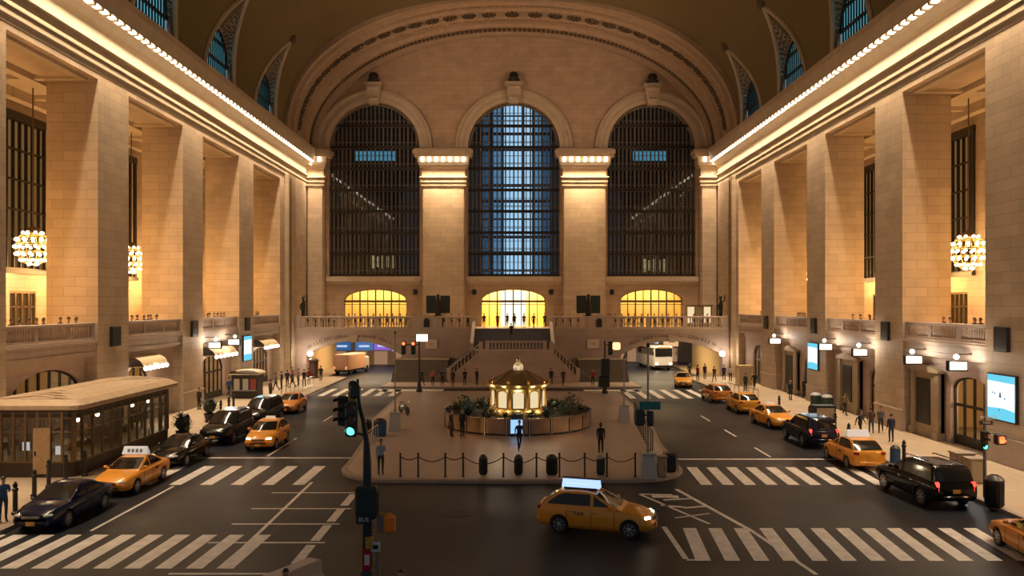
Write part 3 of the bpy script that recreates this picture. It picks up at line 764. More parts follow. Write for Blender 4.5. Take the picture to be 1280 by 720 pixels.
# globe lamps along the underpass mouths and left wall
GL=[(-24.0,94.6,2.9,'white globe lamp on a bracket at the left end of the left underpass'),(25.0,94.4,2.9,'white globe lamp on a bracket at the right end of the right underpass')]
for x,y,z,lab in GL:
    t=thing('wall_lamp',lab,'lamp',(x,YF-.02,z)); b=MB(); b.sphere((0,-.55,0),.36,12,8); b.build('globe',M['lampwhite'],t)
    b=MB(); b.tube([(0,0,-.3),(0,-.3,-.35),(0,-.55,-.34)],.05,6); b.cbox((0,-.03,-.3),(.2,.08,.4)); b.build('bracket',M['bronze'],t)
    point('globe_light',(x,y-.2,z),160,(1,.85,.62),.3)
# lit awning cluster on the left shops
def canopy(y0,y1,z,lab):
    t=thing('entrance_canopy',lab,'canopy',(-INF,(y0+y1)/2,z)); w=(y1-y0)/2
    b=MB(); rows=[]
    for i in range(9):
        a=PI/2*i/8; rows.append([(.05+1.25*math.sin(a),yy,.75*math.cos(a)) for yy in (-w,w)])
    b.grid(rows); b.cbox((.65,0,-.02),(1.3,2*w,.05)); b.build('shell',mat('cream_canvas',(.75,.62,.40),.6),t)
    for i in range(6):
        b=MB(); b.sphere((1.35,-w+.3+(2*w-.6)*i/5,-.12),.17,8,6); b.build('bulb',M['lampwhite'],t)
    point('canopy_light',(-INF+1.5,(y0+y1)/2,z-.4),190,(1,.80,.52),.3)
canopy(56.4,60.4,4.35,'lit canopy with bulbs over the left shop door behind the glass pavilion')
canopy(70.0,75.6,4.25,'lit curved canopy with bulbs over the arched left entrance under the box signs')
canopy(84.0,89.0,4.3,'lit canopy with bulbs over the furthest left shop door past the blue panel')
# yellow lit shop window strips (nearest right door)
# chandeliers
def chandelier(loc,R,top,lab):
    t=thing('chandelier',lab,'chandelier',loc)
    b=MB(); b.tube([(0,0,R+.25),(0,0,top)],.045,6); b.build('rod',M['bronze'],t)
    b=MB(); b.lathe([(.1,R+.35),(.35,R+.2),(.5,R-.1),(.3,R-.2)],n=10); b.build('crown',M['bronze'],t,smooth=40)
    b=MB()
    for k in range(10):
        a=2*PI*k/10; b.tube([(.95*R*math.sin(th)*math.cos(a),.95*R*math.sin(th)*math.sin(a),1.1*R*math.cos(th)) for th in [PI*i/12 for i in range(1,12)]],.03,5)
    for z in (-.7,-.25,.25,.7): 
        r=R*math.sqrt(1-z*z*.8)*.93; b.tube([(r*math.cos(2*PI*k/20),r*math.sin(2*PI*k/20),z*R*1.05) for k in range(20)],.035,5,closed=True)
    b.build('cage',M['brass'],t)
    b=MB(); b.sphere((0,0,0),.11,8,6); bulb=b.mesh('bulb',[M['bulb']],smooth=True)
    for z,n,f in ((.92,8,.55),(.5,12,.92),(.05,14,1.0),(-.4,13,.93),(-.78,9,.68),(-1.02,4,.28)):
        for k in range(n):
            a=2*PI*(k+.5*(n%2))/n; link('bulb',bulb,t,(R*f*math.cos(a),R*f*math.sin(a),z*R))
    point('chandelier_light',(loc[0],loc[1],loc[2]-R-.45),1100,(1,.64,.30),.5)
    return t
chandelier((-31.5,52.6,12.5),1.05,23.0-12.5,'round bulb chandelier hanging in the nearest left gallery opening')
chandelier((31.5,55.2,12.4),1.12,23.0-12.4,'round bulb chandelier hanging in the nearest right gallery opening')
chandelier((-31.5,66.2,12.5),1.05,10.5,'round bulb chandelier mostly hidden behind the second left pier')
chandelier((31.5,85.5,12.5),1.05,10.5,'round bulb chandelier half hidden behind the third right pier')
for s in (-1,1):
    for i,(a,c) in enumerate(BAYS[s]):
        point('gallery_lamp',(s*31.9,(a+c)/2-1.0,11.0),1350,(1,.535,.175),1.2)

# ---------------------------------------------------------------- balcony balustrades on the end wall
def run_bal(x0,x1,y,z,lab,n=None,ped=True):
    t=thing('balustrade',lab,'balustrade',((x0+x1)/2,y,z),0,'balcony balustrades'); h=(x1-x0)/2
    b=MB(); b.cbox((0,0,1.42),(2*h,.4,.16),bev=.03); b.cbox((0,0,1.32),(2*h,.28,.06)); b.build('top_rail',M['plain_low'],t)
    b=MB(); b.cbox((0,0,.1),(2*h,.34,.2)); b.build('plinth',M['plain_low'],t)
    m=max(1,round(2*h/4.2))
    peds=[-h+.25+(2*h-.5)*i/m for i in range(m+1)]
    for q in peds:
        b=MB(); b.cbox((q,0,.75),(.5,.34,1.1)); b.build('pedestal',M['plain_low'],t)
    nn=int(2*h/.32)
    for i in range(nn):
        xx=-h+.3+(2*h-.6)*i/max(1,nn-1)
        if min(abs(xx-q) for q in peds)<.36: continue
        o=link('baluster',bal2,t,(xx,0,0))
b=MB(); b.lathe([(.09,.2),(.1,.26),(.07,.32),(.125,.52),(.13,.62),(.065,.95),(.07,1.08),(.11,1.16),(.11,1.3)],n=6); bal2=b.mesh('baluster',[M['plain_low']],smooth=50)
YR=YF-.05
run_bal(-25.2,-11.6,YR,BF,'long stone balcony balustrade above the left underpass')
run_bal(-8.9,-4.6,YR,BF,'short stone balcony balustrade left of the top of the stairs')
run_bal(4.7,9.0,YR,BF,'short stone balcony balustrade right of the top of the stairs')
run_bal(11.6,25.4,YR,BF,'long stone balcony balustrade above the right underpass')
b=MB()
for c in (-10.2,10.4):
    b.prism([(-1.4,0),(1.3,0),(1.3,1.45),(.7,1.55),(.35,1.75),(-.35,1.75),(-.7,1.55),(-1.4,1.45)],lambda x,z:(c+x,YR-.25,BF+z),lambda x,z:(c+x,YR+.2,BF+z))
for c in (-25.9,25.95): b.box(c-.65,c+.65,YR-.25,YR+.3,BF,BF+1.6)
struct(b.build('wall_balcony_parapet',M['plain_low']))
for c,nm in ((-10.2,'left'),(10.4,'right')):
    t=thing('wall_lantern','small dark arched lantern on the %s parapet panel above the stairs'%nm,'lantern',(c,YR-.27,BF+.2))
    b=MB(); b.prism([(-.3,0),(.3,0)]+[(.3*math.cos(PI*i/8),.75+.3*math.sin(PI*i/8)) for i in range(9)],lambda x,z:(x,-.16,z),lambda x,z:(x,.02,z)); b.build('housing',M['black'],t)
    b=MB(); b.cbox((0,-.17,.45),(.42,.03,.7)); b.build('grille',M['frame'],t)

# ---------------------------------------------------------------- stairs
b=MB(); n=13
for i in range(n):
    z=BF-(BF-3.7)*(i)/n; y1=YF-.3-(5.0)*i/n; b.box(-4.35,4.45,y1-5.0/n-.02,YF,0 if i==0 else z-.5,z)
struct(b.build('floor_stair_upper',M['step']))
b=MB()
for x in (-4.55,4.65):
    b.prism([(YF,3.6),(YF,BF+.9),(YF-.6,BF+.75),(YF-5.3,4.35),(YF-5.3,3.6)],lambda y,z:(x-.18,y,z),lambda y,z:(x+.18,y,z))
struct(b.build('wall_stair_sides',M['plain_low']))
b=MB(); b.box(-4.6,4.7,88.75,90.8,3.2,3.7); struct(b.build('floor_landing',M['plain_low']))
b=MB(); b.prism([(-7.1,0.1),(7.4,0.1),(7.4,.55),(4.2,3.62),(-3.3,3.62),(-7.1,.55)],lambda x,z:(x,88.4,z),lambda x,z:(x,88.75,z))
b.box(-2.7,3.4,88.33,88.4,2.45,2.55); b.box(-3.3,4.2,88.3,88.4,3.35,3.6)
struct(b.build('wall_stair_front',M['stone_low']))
b=MB()   # side flights behind the front wall
for s,xa,xb in ((-1,-4.6,-8.6),(1,4.7,8.8)):
    n=18
    for i in range(n):
        x0=xa+(xb-xa)*i/n; x1=xa+(xb-xa)*(i+1)/n; b.box(min(x0,x1),max(x0,x1),88.75,91.2,0.1,3.7-(3.2)*(i+.5)/n)
struct(b.build('floor_stair_flights',M['stepdark']))
def stair_rail(pts,lab,n):
    """pts: (x,z) polyline ends of the rail foot"""
    (xa,za),(xb,zb)=pts
    t=thing('stair_balustrade',lab,'balustrade',(xa,88.55,za)); dx,dz=xb-xa,zb-za
    b=MB(); b.prism([(0,.95),(dx,dz+.95),(dx,dz+1.1),(0,1.1)],lambda x,z:(x,-.2,z),lambda x,z:(x,.2,z)); b.build('handrail',M['plain_low'],t)
    b=MB(); b.prism([(0,0),(dx,dz),(dx,dz+.14),(0,.14)],lambda x,z:(x,-.16,z),lambda x,z:(x,.16,z)); b.build('plinth',M['plain_low'],t)
    for i in range(n):
        f=(i+.5)/n; o=link('baluster',bal3,t,(dx*f,0,dz*f))
    for f in (0,1): 
        b=MB(); b.cbox((dx*f,0,dz*f+.5),(.4,.42,1.25)); b.build('pedestal',M['plain_low'],t)
b=MB(); b.lathe([(.07,.1),(.08,.16),(.05,.2),(.1,.36),(.105,.42),(.05,.68),(.06,.76),(.09,.82),(.09,.97)],n=6); bal3=b.mesh('baluster',[M['plain_low']],smooth=50)
stair_rail([(-2.75,3.62),(3.65,3.62)],'level stone balustrade at the front of the stair landing',17)
stair_rail([(-3.45,3.5),(-7.0,.55)],'sloping stone balustrade descending to the left of the landing',9)
stair_rail([(4.35,3.5),(7.3,.55)],'sloping stone balustrade descending to the right of the landing',8)
# dark flights on both sides with a pale landing edge
b=MB()
for x0,x1 in ((-13.4,-7.3),(7.6,13.0)):
    for i in range(11): b.box(x0,x1,88.6+.3*i,95.6,.1+.21*i,.1+.21*(i+1))
struct(b.build('floor_stair_side',M['stepdark']))
b=MB()
for x0,x1 in ((-13.6,-7.2),(7.5,13.2)): b.box(x0,x1,91.7,92.1,2.36,2.56)
struct(b.build('trim_17',M['plain']))

# ---------------------------------------------------------------- dark winged sculptures on the balcony
for c,nm in ((-9.0,'left'),(9.3,'right')):
    t=thing('winged_sculpture','dark square-winged bronze sculpture on a plinth on the balcony, %s of the centre door'%nm,'sculpture',(c,97.4,BF))
    b=MB(); b.lathe([(.62,0),(.66,.12),(.5,.25),(.48,.95),(.6,1.1),(.6,1.25)],n=10); b.build('plinth',M['dark'],t,smooth=40)
    b=MB(); b.tube([(0,0,1.2),(0,0,1.7),(0,-.05,2.3),(0,-.08,2.75),(0,-.12,3.0)],[.30,.38,.34,.2,.16],10); b.sphere((0,-.16,3.08),.2,10,8); b.tube([(0,-.3,3.07),(0,-.46,3.0)],[.08,.02],6); b.build('body',M['dark'],t,smooth=50)
    for q in (-1,1):
        b=MB()
        for k in range(6):
            x0=q*(.25+.16*k); b.prism([(x0,1.42),(x0+q*.2,1.44+.03*(k%2)),(x0+q*.22,3.05),(x0+q*.08,3.15+.03*(k%2)),(x0-q*.02,3.05)],lambda x,z:(x,-.10+.03*k,z),lambda x,z:(x,.10+.03*k,z))
        b.build('wing',mat('dark_patina',(.018,.03,.027),.55),t)
    t.scale=(1.15,1,1.27)
# small wall speakers beside doors
for x,nm in ((-12.6,'between the left door and the left pilaster'),(-4.9,'just left of the centre door'),(5.1,'just right of the centre door'),(13.0,'beside the right pilaster near the right door')):
    t=thing('wall_speaker','small black oval loudspeaker '+nm,'speaker',(x,YB-.02,10.35)); b=MB(); b.lathe([(.02,-.3),(.24,-.26),(.3,0.0)],n=12,axis='Y'); b.build('cone',M['black'],t); b=MB(); b.cbox((0,-.02,0),(.5,.06,.7),bev=.02); b.build('back_plate',M['black'],t)

for s in (-1,1): point('shop_and_fill_lamp',(s*24.5,33.5,5.2),420,(1,.74,.46),.3)  # added fill lights without fixtures, to brighten the near sidewalks
# ---------------------------------------------------------------- vehicles
def interp(tab,t):
    if t<=tab[0][0]: return tab[0][1:]
    for a,b in zip(tab,tab[1:]):
        if t<=b[0]:
            f=(t-a[0])/(b[0]-a[0]); return [p+(q-p)*f for p,q in zip(a[1:],b[1:])]
    return tab[-1][1:]
# stations: y, z_low, z_shoulder, z_top, half_low, half_shoulder ; cabin rings: z, y_rear, y_front, half width
SPEC={
 'sedan':dict(L=4.85,st=[(-2.42,.42,.72,.80,.66,.66),(-2.38,.30,.84,.93,.78,.76),(-2.2,.25,.90,1.0,.84,.82),(-1.8,.22,.93,1.04,.89,.87),(-1.2,.20,.95,1.03,.915,.90),(-.4,.20,.94,1.0,.92,.905),(.4,.20,.93,.99,.92,.905),(1.0,.20,.91,.99,.915,.895),(1.5,.22,.87,.95,.90,.86),(1.95,.24,.80,.87,.86,.80),(2.22,.26,.70,.77,.79,.72),(2.38,.30,.60,.66,.70,.62),(2.43,.38,.52,.56,.6,.52)],
   cab=[(.93,-1.85,1.22,.84),(1.02,-1.66,1.02,.80),(1.2,-1.32,.62,.735),(1.36,-1.0,.24,.66),(1.43,-.78,.02,.60),(1.465,-.5,-.2,.46)],wr=.325,wy=(-1.38,1.42),wx=.80,doors=(-1.02,-.12,.78),pil=(-.16,-.04)),
 'hatch':dict(L=4.5,st=[(-2.24,.42,.85,.98,.70,.70),(-2.2,.30,.96,1.06,.80,.80),(-2.0,.25,1.02,1.12,.87,.86),(-1.5,.22,1.03,1.10,.905,.89),(-.8,.20,1.02,1.07,.92,.905),(0,.20,1.0,1.05,.92,.905),(.7,.20,.98,1.05,.92,.90),(1.2,.22,.95,1.03,.91,.87),(1.6,.24,.89,.97,.88,.82),(1.95,.26,.78,.86,.82,.74),(2.15,.30,.66,.73,.73,.65),(2.24,.38,.56,.60,.62,.54)],
   cab=[(1.0,-2.16,1.16,.85),(1.1,-2.08,.96,.82),(1.28,-1.90,.58,.76),(1.45,-1.62,.24,.70),(1.53,-1.36,.0,.64),(1.575,-1.0,-.3,.50)],wr=.335,wy=(-1.35,1.36),wx=.80,doors=(-1.05,-.1,.80),pil=(-.15,-.02)),
 'suv':dict(L=5.2,st=[(-2.6,.50,1.0,1.1,.82,.80),(-2.55,.40,1.12,1.2,.92,.90),(-2.3,.34,1.16,1.22,.97,.95),(-1.5,.30,1.17,1.22,1.0,.98),(-.5,.28,1.17,1.22,1.0,.985),(.5,.28,1.16,1.2,1.0,.98),(1.1,.30,1.14,1.22,1.0,.97),(1.7,.32,1.10,1.19,.98,.94),(2.2,.36,1.04,1.12,.95,.89),(2.5,.40,.92,.98,.88,.82),(2.6,.50,.80,.84,.78,.72)],
   cab=[(1.1,-2.52,1.22,.93),(1.22,-2.50,1.08,.91),(1.45,-2.44,.74,.86),(1.68,-2.36,.38,.81),(1.80,-2.26,.16,.76),(1.86,-2.05,-.15,.64)],wr=.40,wy=(-1.55,1.56),wx=.88,doors=(-1.0,-.02,.98),pil=(-.08,.06)),
}
def car_meshes(kind,paint):
    S=SPEC[kind]; out={}
    b=MB(); rows=[]
    for y,zl,zs,zt,hl,hs in S['st']:
        zm=zl+(zs-zl)*.58; hm=max(hl,hs)+.012
        half=[(0,zl),(hl-.14,zl),(hl-.02,zl+.10),(hl+.005,zl+.2),(hm,zm),(hs+.012,zs-.05),(hs-.03,zs),(hs-.2,zs+(zt-zs)*.55),(hs*.45,zt-.008),(0,zt)]
        ring=[(x,y,z) for x,z in half]+[(-x,y,z) for x,z in half[-2:0:-1]]
        rows.append(ring)
    n=len(rows[0]); vs=[p for r in rows for p in r]; fs=[]
    for i in range(len(rows)-1):
        for k in range(n): fs.append((i*n+k,i*n+(k+1)%n,(i+1)*n+(k+1)%n,(i+1)*n+k))
    fs.append(tuple(range(n))); fs.append(tuple((len(rows)-1)*n+k for k in range(n-1,-1,-1)))
    b.add(vs,fs)
    lower=b.mesh('lower',[paint])
    # wheel arches cut out
    c=MB()
    for wy in S['wy']:
        for sx in (-1,1): c.lathe([(S['wr']+.055,-.16),(S['wr']+.055,.30)],(sx*(S['wx']+.06) if sx>0 else sx*(S['wx']+.06)-.14,wy,S['wr']+.01),20,axis='X')
    cm=c.mesh('cut',[M['black']])
    ol=link('tmp_a',lower); oc=link('tmp_b',cm)
    md=ol.modifiers.new('b','BOOLEAN'); md.operation='DIFFERENCE'; md.object=oc; md.solver='EXACT'
    dg=bpy.context.evaluated_depsgraph_get(); dg.update()
    me=bpy.data.meshes.new_from_object(ol.evaluated_get(dg))
    bpy.data.objects.remove(ol); bpy.data.objects.remove(oc)
    # cabin
    b=MB(); rows=[]
    def ring(z,y0,y1,hw):
        pts=[]; NF=6
        cv=lambda x:(x/hw)**2
        for i in range(NF+1):
            x=-hw*.94+2*hw*.94*i/NF; pts.append((x,y1-.14*cv(x),z))
        for i in range(1,7): pts.append((hw,y1-.2+(y0+.14-y1+.2)*i/7,z))
        for i in range(NF+1):
            x=hw*.94-2*hw*.94*i/NF; pts.append((x,y0+.07*cv(x),z))
        for i in range(1,7): pts.append((-hw,y0+.14+(y1-.2-y0-.14)*i/7,z))
        return pts
    for r in S['cab']: rows.append(ring(*r))
    zt,y0,y1,hw=S['cab'][-1]
    b.grid(rows,closed=True); n=len(rows[0])
    b.add(rows[-1]+[((0),(y0+y1)/2,zt+.012)],[(k,(k+1)%n,n) for k in range(n)])
    cab=b.mesh('cab',[paint])
    bm=bmesh.new(); bm.from_mesh(me); bm.from_mesh(cab)
    bmesh.ops.recalc_face_normals(bm,faces=bm.faces)
    body=bpy.data.meshes.new('body'); bm.to_mesh(body); bm.free(); body.materials.clear(); body.materials.append(paint)
    body.polygons.foreach_set('material_index',[0]*len(body.polygons)); smooth_mesh(body,38); out['body']=body
    C=S['cab']; z0=C[1][0]+.0; z1=C[-2][0]-.025
    R=lambda z: interp(C,z)
    zs=sorted({z0,z1,*[r[0] for r in C[1:-1] if z0<r[0]<z1]})
    # windscreen and rear window
    for nm,fr in (('windscreen',True),('rear_window',False)):
        b=MB(); rows=[]
        for z in zs:
            y0,y1,hw=R(z); r=[]
            for i in range(9):
                x=(-.90+1.8*i/8)*hw
                y=(y1-.14*(x/hw)**2+.012) if fr else (y0+.07*(x/hw)**2-.012)
                r.append((x,y,z+.006))
            rows.append(r)
        b.grid(rows); out[nm]=b.mesh(nm,[M['darkglass']],smooth=60)
    # side windows
    for sx in (-1,1):
        pa,pb=S['pil']
        for nm,(f,g) in (('front_side_window',('pb','fr')),('rear_side_window',('re','pa'))):
            b=MB(); rows=[]
            for z in zs:
                y0,y1,hw=R(z)
                a=pb if f=='pb' else y0+.30; c=(y1-.30) if g=='fr' else pa
                if kind!='sedan' and f=='re': a=max(y0+.26,-9)
                if c-a<.02: c=a+.02
                rows.append([(sx*(hw+.010),a+(c-a)*i/4,z) for i in range(5)])
            b.grid(rows); out[nm+('_r' if sx>0 else '_l')]=b.mesh(nm,[M['darkglass']])
    # wheels
    b=MB(); r=S['wr']
    b.lathe([(r*.62,-.10),(r*.92,-.11),(r,-.07),(r,.07),(r*.92,.11),(r*.62,.10)],n=24,axis='X'); out['tyre']=b.mesh('tyre',[mat('tyre_rubber',(.018,.018,.018),.75)],smooth=40)
    b=MB(); b.lathe([(r*.64,.085),(r*.6,.05),(.05,.05)],n=20,axis='X',cap=False)
    for k in range(7):
        a=2*PI*k/7; b.cbox((.085,r*.33*math.cos(a),r*.33*math.sin(a)),(.035,r*.56,.055),rx=a)
    b.lathe([(.07,.06),(.07,.11),(.03,.12)],n=10,axis='X'); b.lathe([(r*.66,.06),(r*.66,.105),(r*.60,.105),(r*.60,.06)],n=24,axis='X',cap=False)
    out['rim']=b.mesh('rim',[mat('alloy',(.55,.55,.56),.3,metal=.9)],smooth=30)
    # lights, grille, bumpers, plates
    Yf=S['st'][-1][0]; Yr=S['st'][0][0]
    def prow(t,front):
        """outline point on the body at height z fraction, plan position"""
    sf=S['st'][-3]; sr=S['st'][1]
    for sx in (-1,1):
        b=MB(); z=sf[2]-.045 if kind!='suv' else .86
        x0=sf[5]-.02; yy=sf[0]
        b.cbox((sx*(x0-.13),yy+.03,z),(.34,.16,.13 if kind!='suv' else .22),rz=-sx*.55,rx=.25,bev=.04); out['headlight_'+('r' if sx>0 else 'l')]=b
        b=MB(); z=sr[2]-.02 if kind!='suv' else 1.0
        b.cbox((sx*(sr[5]-.10),sr[0]+.04,z),(.28 if kind!='suv' else .16,.16,.16 if kind!='suv' else .42),rz=sx*.35,bev=.03); out['taillight_'+('r' if sx>0 else 'l')]=b
        b=MB(); zc=C[1][0]+.02; y0,y1,hw=R(zc)
        b.cbox((sx*(hw+.16),y1-.28,zc+.03),(.20,.11,.13),bev=.04); b.cbox((sx*(hw+.04),y1-.27,zc-.01),(.12,.05,.05)); out['mirror_'+('r' if sx>0 else 'l')]=b
    b=MB(); zg=sf[2]-.16 if kind!='suv' else .80
    b.cbox((0,Yf-.03,zg+.08),(.72,.1,.09),bev=.02); b.cbox((0,Yf-.03,zg-.12 if kind!='suv' else .55),(1.0,.1,.11),bev=.02)
    out['grille']=b
    b=MB(); 
    for k in range(3): b.cbox((0,Yf+.02,zg+.05+.03*k),(.68,.03,.012))
    out['grille_bar']=b
    b=MB(); b.cbox((0,Yr-.0,.45 if kind!='suv' else .55),(1.3,.12,.16),bev=.05); out['bumper']=b
    b=MB(); b.cbox((0,Yr-.015 if kind!='suv' else Yr-.01,.74 if kind=='sedan' else .82),(.33,.03,.17)); out['plate_r']=b
    b=MB(); b.cbox((0,Yf+.03,.40 if kind!='suv' else .58),(.33,.03,.16)); out['plate_f']=b
    # door seams and handles
    out['seams']=[]
    for sx in (-1,1):
        for d in S['doors']:
            pts=[]
            for q in range(7):
                z=.32+(C[0][0]-.36)*q/6
                st=interp(S['st'],d); zl,zsh,zt_,hl,hs=st; f=(z-zl)/(zsh-zl)
                hx=hl+.005+(max(hl,hs)+.012-hl-.005)*min(1,f/.58) if f<.58 else max(hl,hs)+.012+(hs+.012-max(hl,hs)-.012)*(f-.58)/.42
                pts.append((sx*(hx+.001),d,z))
            q=MB(); q.tube(pts,.008,4); out['seams'].append(q)
    b=MB(); b.cbox((0,0,0),(.04,.2,.035)); out['handle']=b
    return out
CARS={}
HL_ON=emis('headlamp_on',(1,.85,.6),14); HL=mat('headlamp_glass',(.75,.72,.66),.12,spec=.8); TL_OFF=mat('tail_lens',(.28,.012,.010),.2); TL_ON=emis('tail_lamp_on',(1,.05,.03),3.5)
PLATE=mat('plate_orange',(.75,.36,.06),.5)
def make_car(kind,paintname,col,label,cat,x,y,heading,lights=None,sign=None,taxi=False,coat=.6,rack=False,group=None):
    key=(kind,paintname)
    pm=mat('paint_'+paintname,col,.34 if taxi else .16,coat=coat if taxi else .15,spec=.35 if taxi else .22)
    if key not in CARS:
        d=car_meshes(kind,pm)
        d['body']=d['body']
        d['seams']=[q.mesh('door_seam',[M['black']]) for q in d['seams']]
        for k in list(d):
            if isinstance(d[k],MB):
                base=k.rsplit('_',1)[0] if k[-2:] in ('_l','_r','_f') else k
                d[k]=d[k].mesh(base,[{'headlight':HL,'taillight':TL_OFF,'mirror':pm,'grille':M['black'],'grille_bar':M['chrome'],'bumper':pm,'plate':PLATE,'seam':M['black'],'handle':pm if kind!='suv' else M['chrome']}[base]],smooth=40)
        CARS[key]=d
    d=CARS[key]; S=SPEC[kind]
    t=thing({'sedan':'car','hatch':'car','suv':'suv_car'}[kind] if not taxi else 'taxi',label,cat,(x,y,.0),heading,group)
    body=link('body',d['body'],t)
    
    for q in d['seams']: link('door_seam',q,body)
    
    for sx in (-1,1):
        for dd in S['doors'][:2]: link('door_handle',d['handle'],body,(sx*(S['st'][5][5]+.02),dd+.16,S['cab'][0][0]-.12))
    link('windscreen',d['windscreen'],t); link('rear_window',d['rear_window'],t)
    for k in ('front_side_window_l','front_side_window_r','rear_side_window_l','rear_side_window_r'): link('side_window',d[k],t)
    for wy in S['wy']:
        for sx in (-1,1):
            w=link('wheel',d['tyre'],t,(sx*S['wx'],wy,S['wr'])); r=link('rim',d['rim'],w); 
            if sx<0: w.rotation_euler=(0,0,PI)
    for q in 'lr':
        h=link('headlight',d['headlight_'+q],t); tl=link('taillight',d['taillight_'+q],t); link('wing_mirror',d['mirror_'+q],t)
        if lights in('front','both'): h.material_slots[0].link='OBJECT'; h.material_slots[0].material=HL_ON
        if lights in('rear','both'): tl.material_slots[0].link='OBJECT'; tl.material_slots[0].material=TL_ON
    g=link('grille',d['grille'],t); link('grille_bars',d['grille_bar'],g)
    link('rear_bumper',d['bumper'],t); link('number_plate',d['plate_r'],t); link('number_plate',d['plate_f'],t)
    zt=S['cab'][-1][0]; yc=(S['cab'][-1][1]+S['cab'][-1][2])/2
    if sign=='small':
        b=MB(); b.prism([(-.34,0),(.34,0),(.26,.17),(-.26,.17)],lambda a,z:(a,yc-.07,zt+z),lambda a,z:(a,yc+.07,zt+z)); b.build('roof_sign',mat('roof_sign_face',(.75,.72,.62),.4,emit=(1,.85,.6),estr=.35),t)
    elif sign=='board':   # tilted white advert wedge
        b=MB(); b.prism([(-.62,0),(.62,0),(.56,.36),(-.56,.36)],lambda a,z:(a,yc-.16+z*.3,zt+.03+z),lambda a,z:(a,yc+.16-z*.3,zt+.03+z)); o=b.build('roof_sign',mat('board_white',(.72,.74,.74),.4,emit=(.9,.95,1),estr=.25),t)
        for q in range(4): b=MB(); b.cbox((-.3+.2*q,yc+.115,zt+.2),(.12,.02,.16),rx=.3); b.build('board_picture',mat('board_grey',(.2,.2,.22),.5),o)
    elif sign=='lit':
        b=MB(); b.prism([(-.75,0),(.75,0),(.72,.34),(-.72,.34)],lambda a,z:(.20-z*.25,yc+a,zt+.05+z),lambda a,z:(-.20+z*.25,yc+a,zt+.05+z)); o=b.build('roof_sign',emis('roof_sign_lit',(.42,.60,1.0),1.35),t)
        b=MB(); b.cbox((0,yc,zt+.03),(.5,1.3,.07)); b.cbox((0,yc,zt+.40),(.26,1.5,.04)); b.build('sign_frame',M['black'],o)
        b=MB()
        for sx in (-1,1): b.cbox((sx*.13,yc-.05,zt+.24),(.012,1.1,.10),ry=-sx*.64)
        b.build('sign_stripe',emis('sign_white',(.8,.9,1.0),1.3),o)
    if rack:
        b=MB()
        for sx in (-1,1): b.tube([(sx*.62,-1.9,zt+.06),(sx*.62,-1.8,zt+.10),(sx*.62,.1,zt+.10),(sx*.62,.2,zt+.04)],.03,6); 
        b.build('roof_rails',M['chrome'],t)
    if taxi:
        for sx in (-1,1):
            b=MB(); xx=sx*(S['st'][5][5]+.022); zz=.74
            # T, A, X, I strokes
            def st(y0,z0,y1,z1): b.tube([(xx,y0*sx-.55,zz+z0),(xx,y1*sx-.55,zz+z1)],.012,4)
            for (a,c,e,f) in ((-.22,.13,-.10,.13),(-.16,.13,-.16,0),(-.08,0,-.03,.13),(-.03,.13,.02,0),(-.065,.05,.005,.05),(.04,.13,.12,0),(.12,.13,.04,0),(.16,.13,.16,0)): st(a,c,e,f)
            b.build('door_lettering',M['black'],body)
    return t
YEL=(.80,.32,.02)
def park(px,py,z=0): return gp(px,py)
hd_away=0.0; hd_to=PI
# left kerb, facing the camera
make_car('sedan','midnight_blue',(.006,.010,.035),'dark blue sedan parked at the left kerb nearest the camera','car',-18.4,33.0,hd_to+.0)
make_car('sedan','taxi_yellow',YEL,'yellow taxi with a white roof board parked behind the dark blue sedan','taxi',-18.35,38.7,hd_to,sign='board',taxi=True)
make_car('sedan','black',(.008,.008,.009),'black sedan parked right behind the yellow taxi with the roof board','car',-18.55,44.9,hd_to)
make_car('suv','black',(.008,.008,.009),'black car parked third back on the left, beside the moving yellow taxi','car',-18.5,52.0,hd_to)
make_car('suv','ink',(.010,.011,.014),'dark car parked furthest back in the left row of black cars','car',-18.5,59.2,hd_to)
make_car('sedan','taxi_orange',(.62,.22,.03),'orange and silver taxi standing beyond the black cars on the left','taxi',-18.2,66.0,hd_to+.05,sign=None,taxi=True)
make_car('hatch','taxi_yellow',YEL,'yellow taxi with headlights on coming down the left lane','taxi',-15.2,49.8,hd_to+.03,lights='front',sign='small',taxi=True)
# centre
make_car('hatch','taxi_yellow',YEL,'yellow taxi with a lit blue roof advert crossing the junction','taxi',3.35,31.2,-PI/2-.30,lights='front',sign='lit',taxi=True)
# right kerb, facing away
make_car('suv','black',(.008,.008,.009),'large black car with red tail lights on, parked at the right crosswalk','car',18.75,36.6,hd_away+.06,lights='rear',rack=True)
make_car('hatch','taxi_yellow',YEL,'yellow taxi with a white roof board standing before the right crosswalk','taxi',18.8,44.2,hd_away,sign='board',taxi=True)
make_car('suv','navy',(.012,.014,.04),'dark blue car parked ahead of the nearest right kerb taxi','car',18.9,51.0,hd_away,lights='rear')
make_car('sedan','taxi_yellow',YEL,'yellow taxi with headlamps facing the camera, ahead of the dark blue car','taxi',18.95,58.2,hd_to+.1,sign='small',taxi=True)
make_car('hatch','taxi_amber',(.80,.36,.02),'yellow taxi hatchback seen from behind, second of the far right pair','taxi',19.0,66.0,hd_away,sign=None,taxi=True)
make_car('hatch','taxi_orange',(.62,.22,.03),'orange taxi at the right kerb just before the far crosswalk','taxi',18.6,73.0,hd_away+.05,taxi=True)
make_car('sedan','taxi_amber',(.80,.36,.02),'yellow taxi driving over the far right crosswalk towards the underpass','taxi',18.4,86.0,hd_to-.2,taxi=True)
make_car('sedan','taxi_deep',(.78,.29,.02),'yellow taxi cut by the lower right edge beside the crosswalk','taxi',18.4,27.6,hd_away-.10,taxi=True)

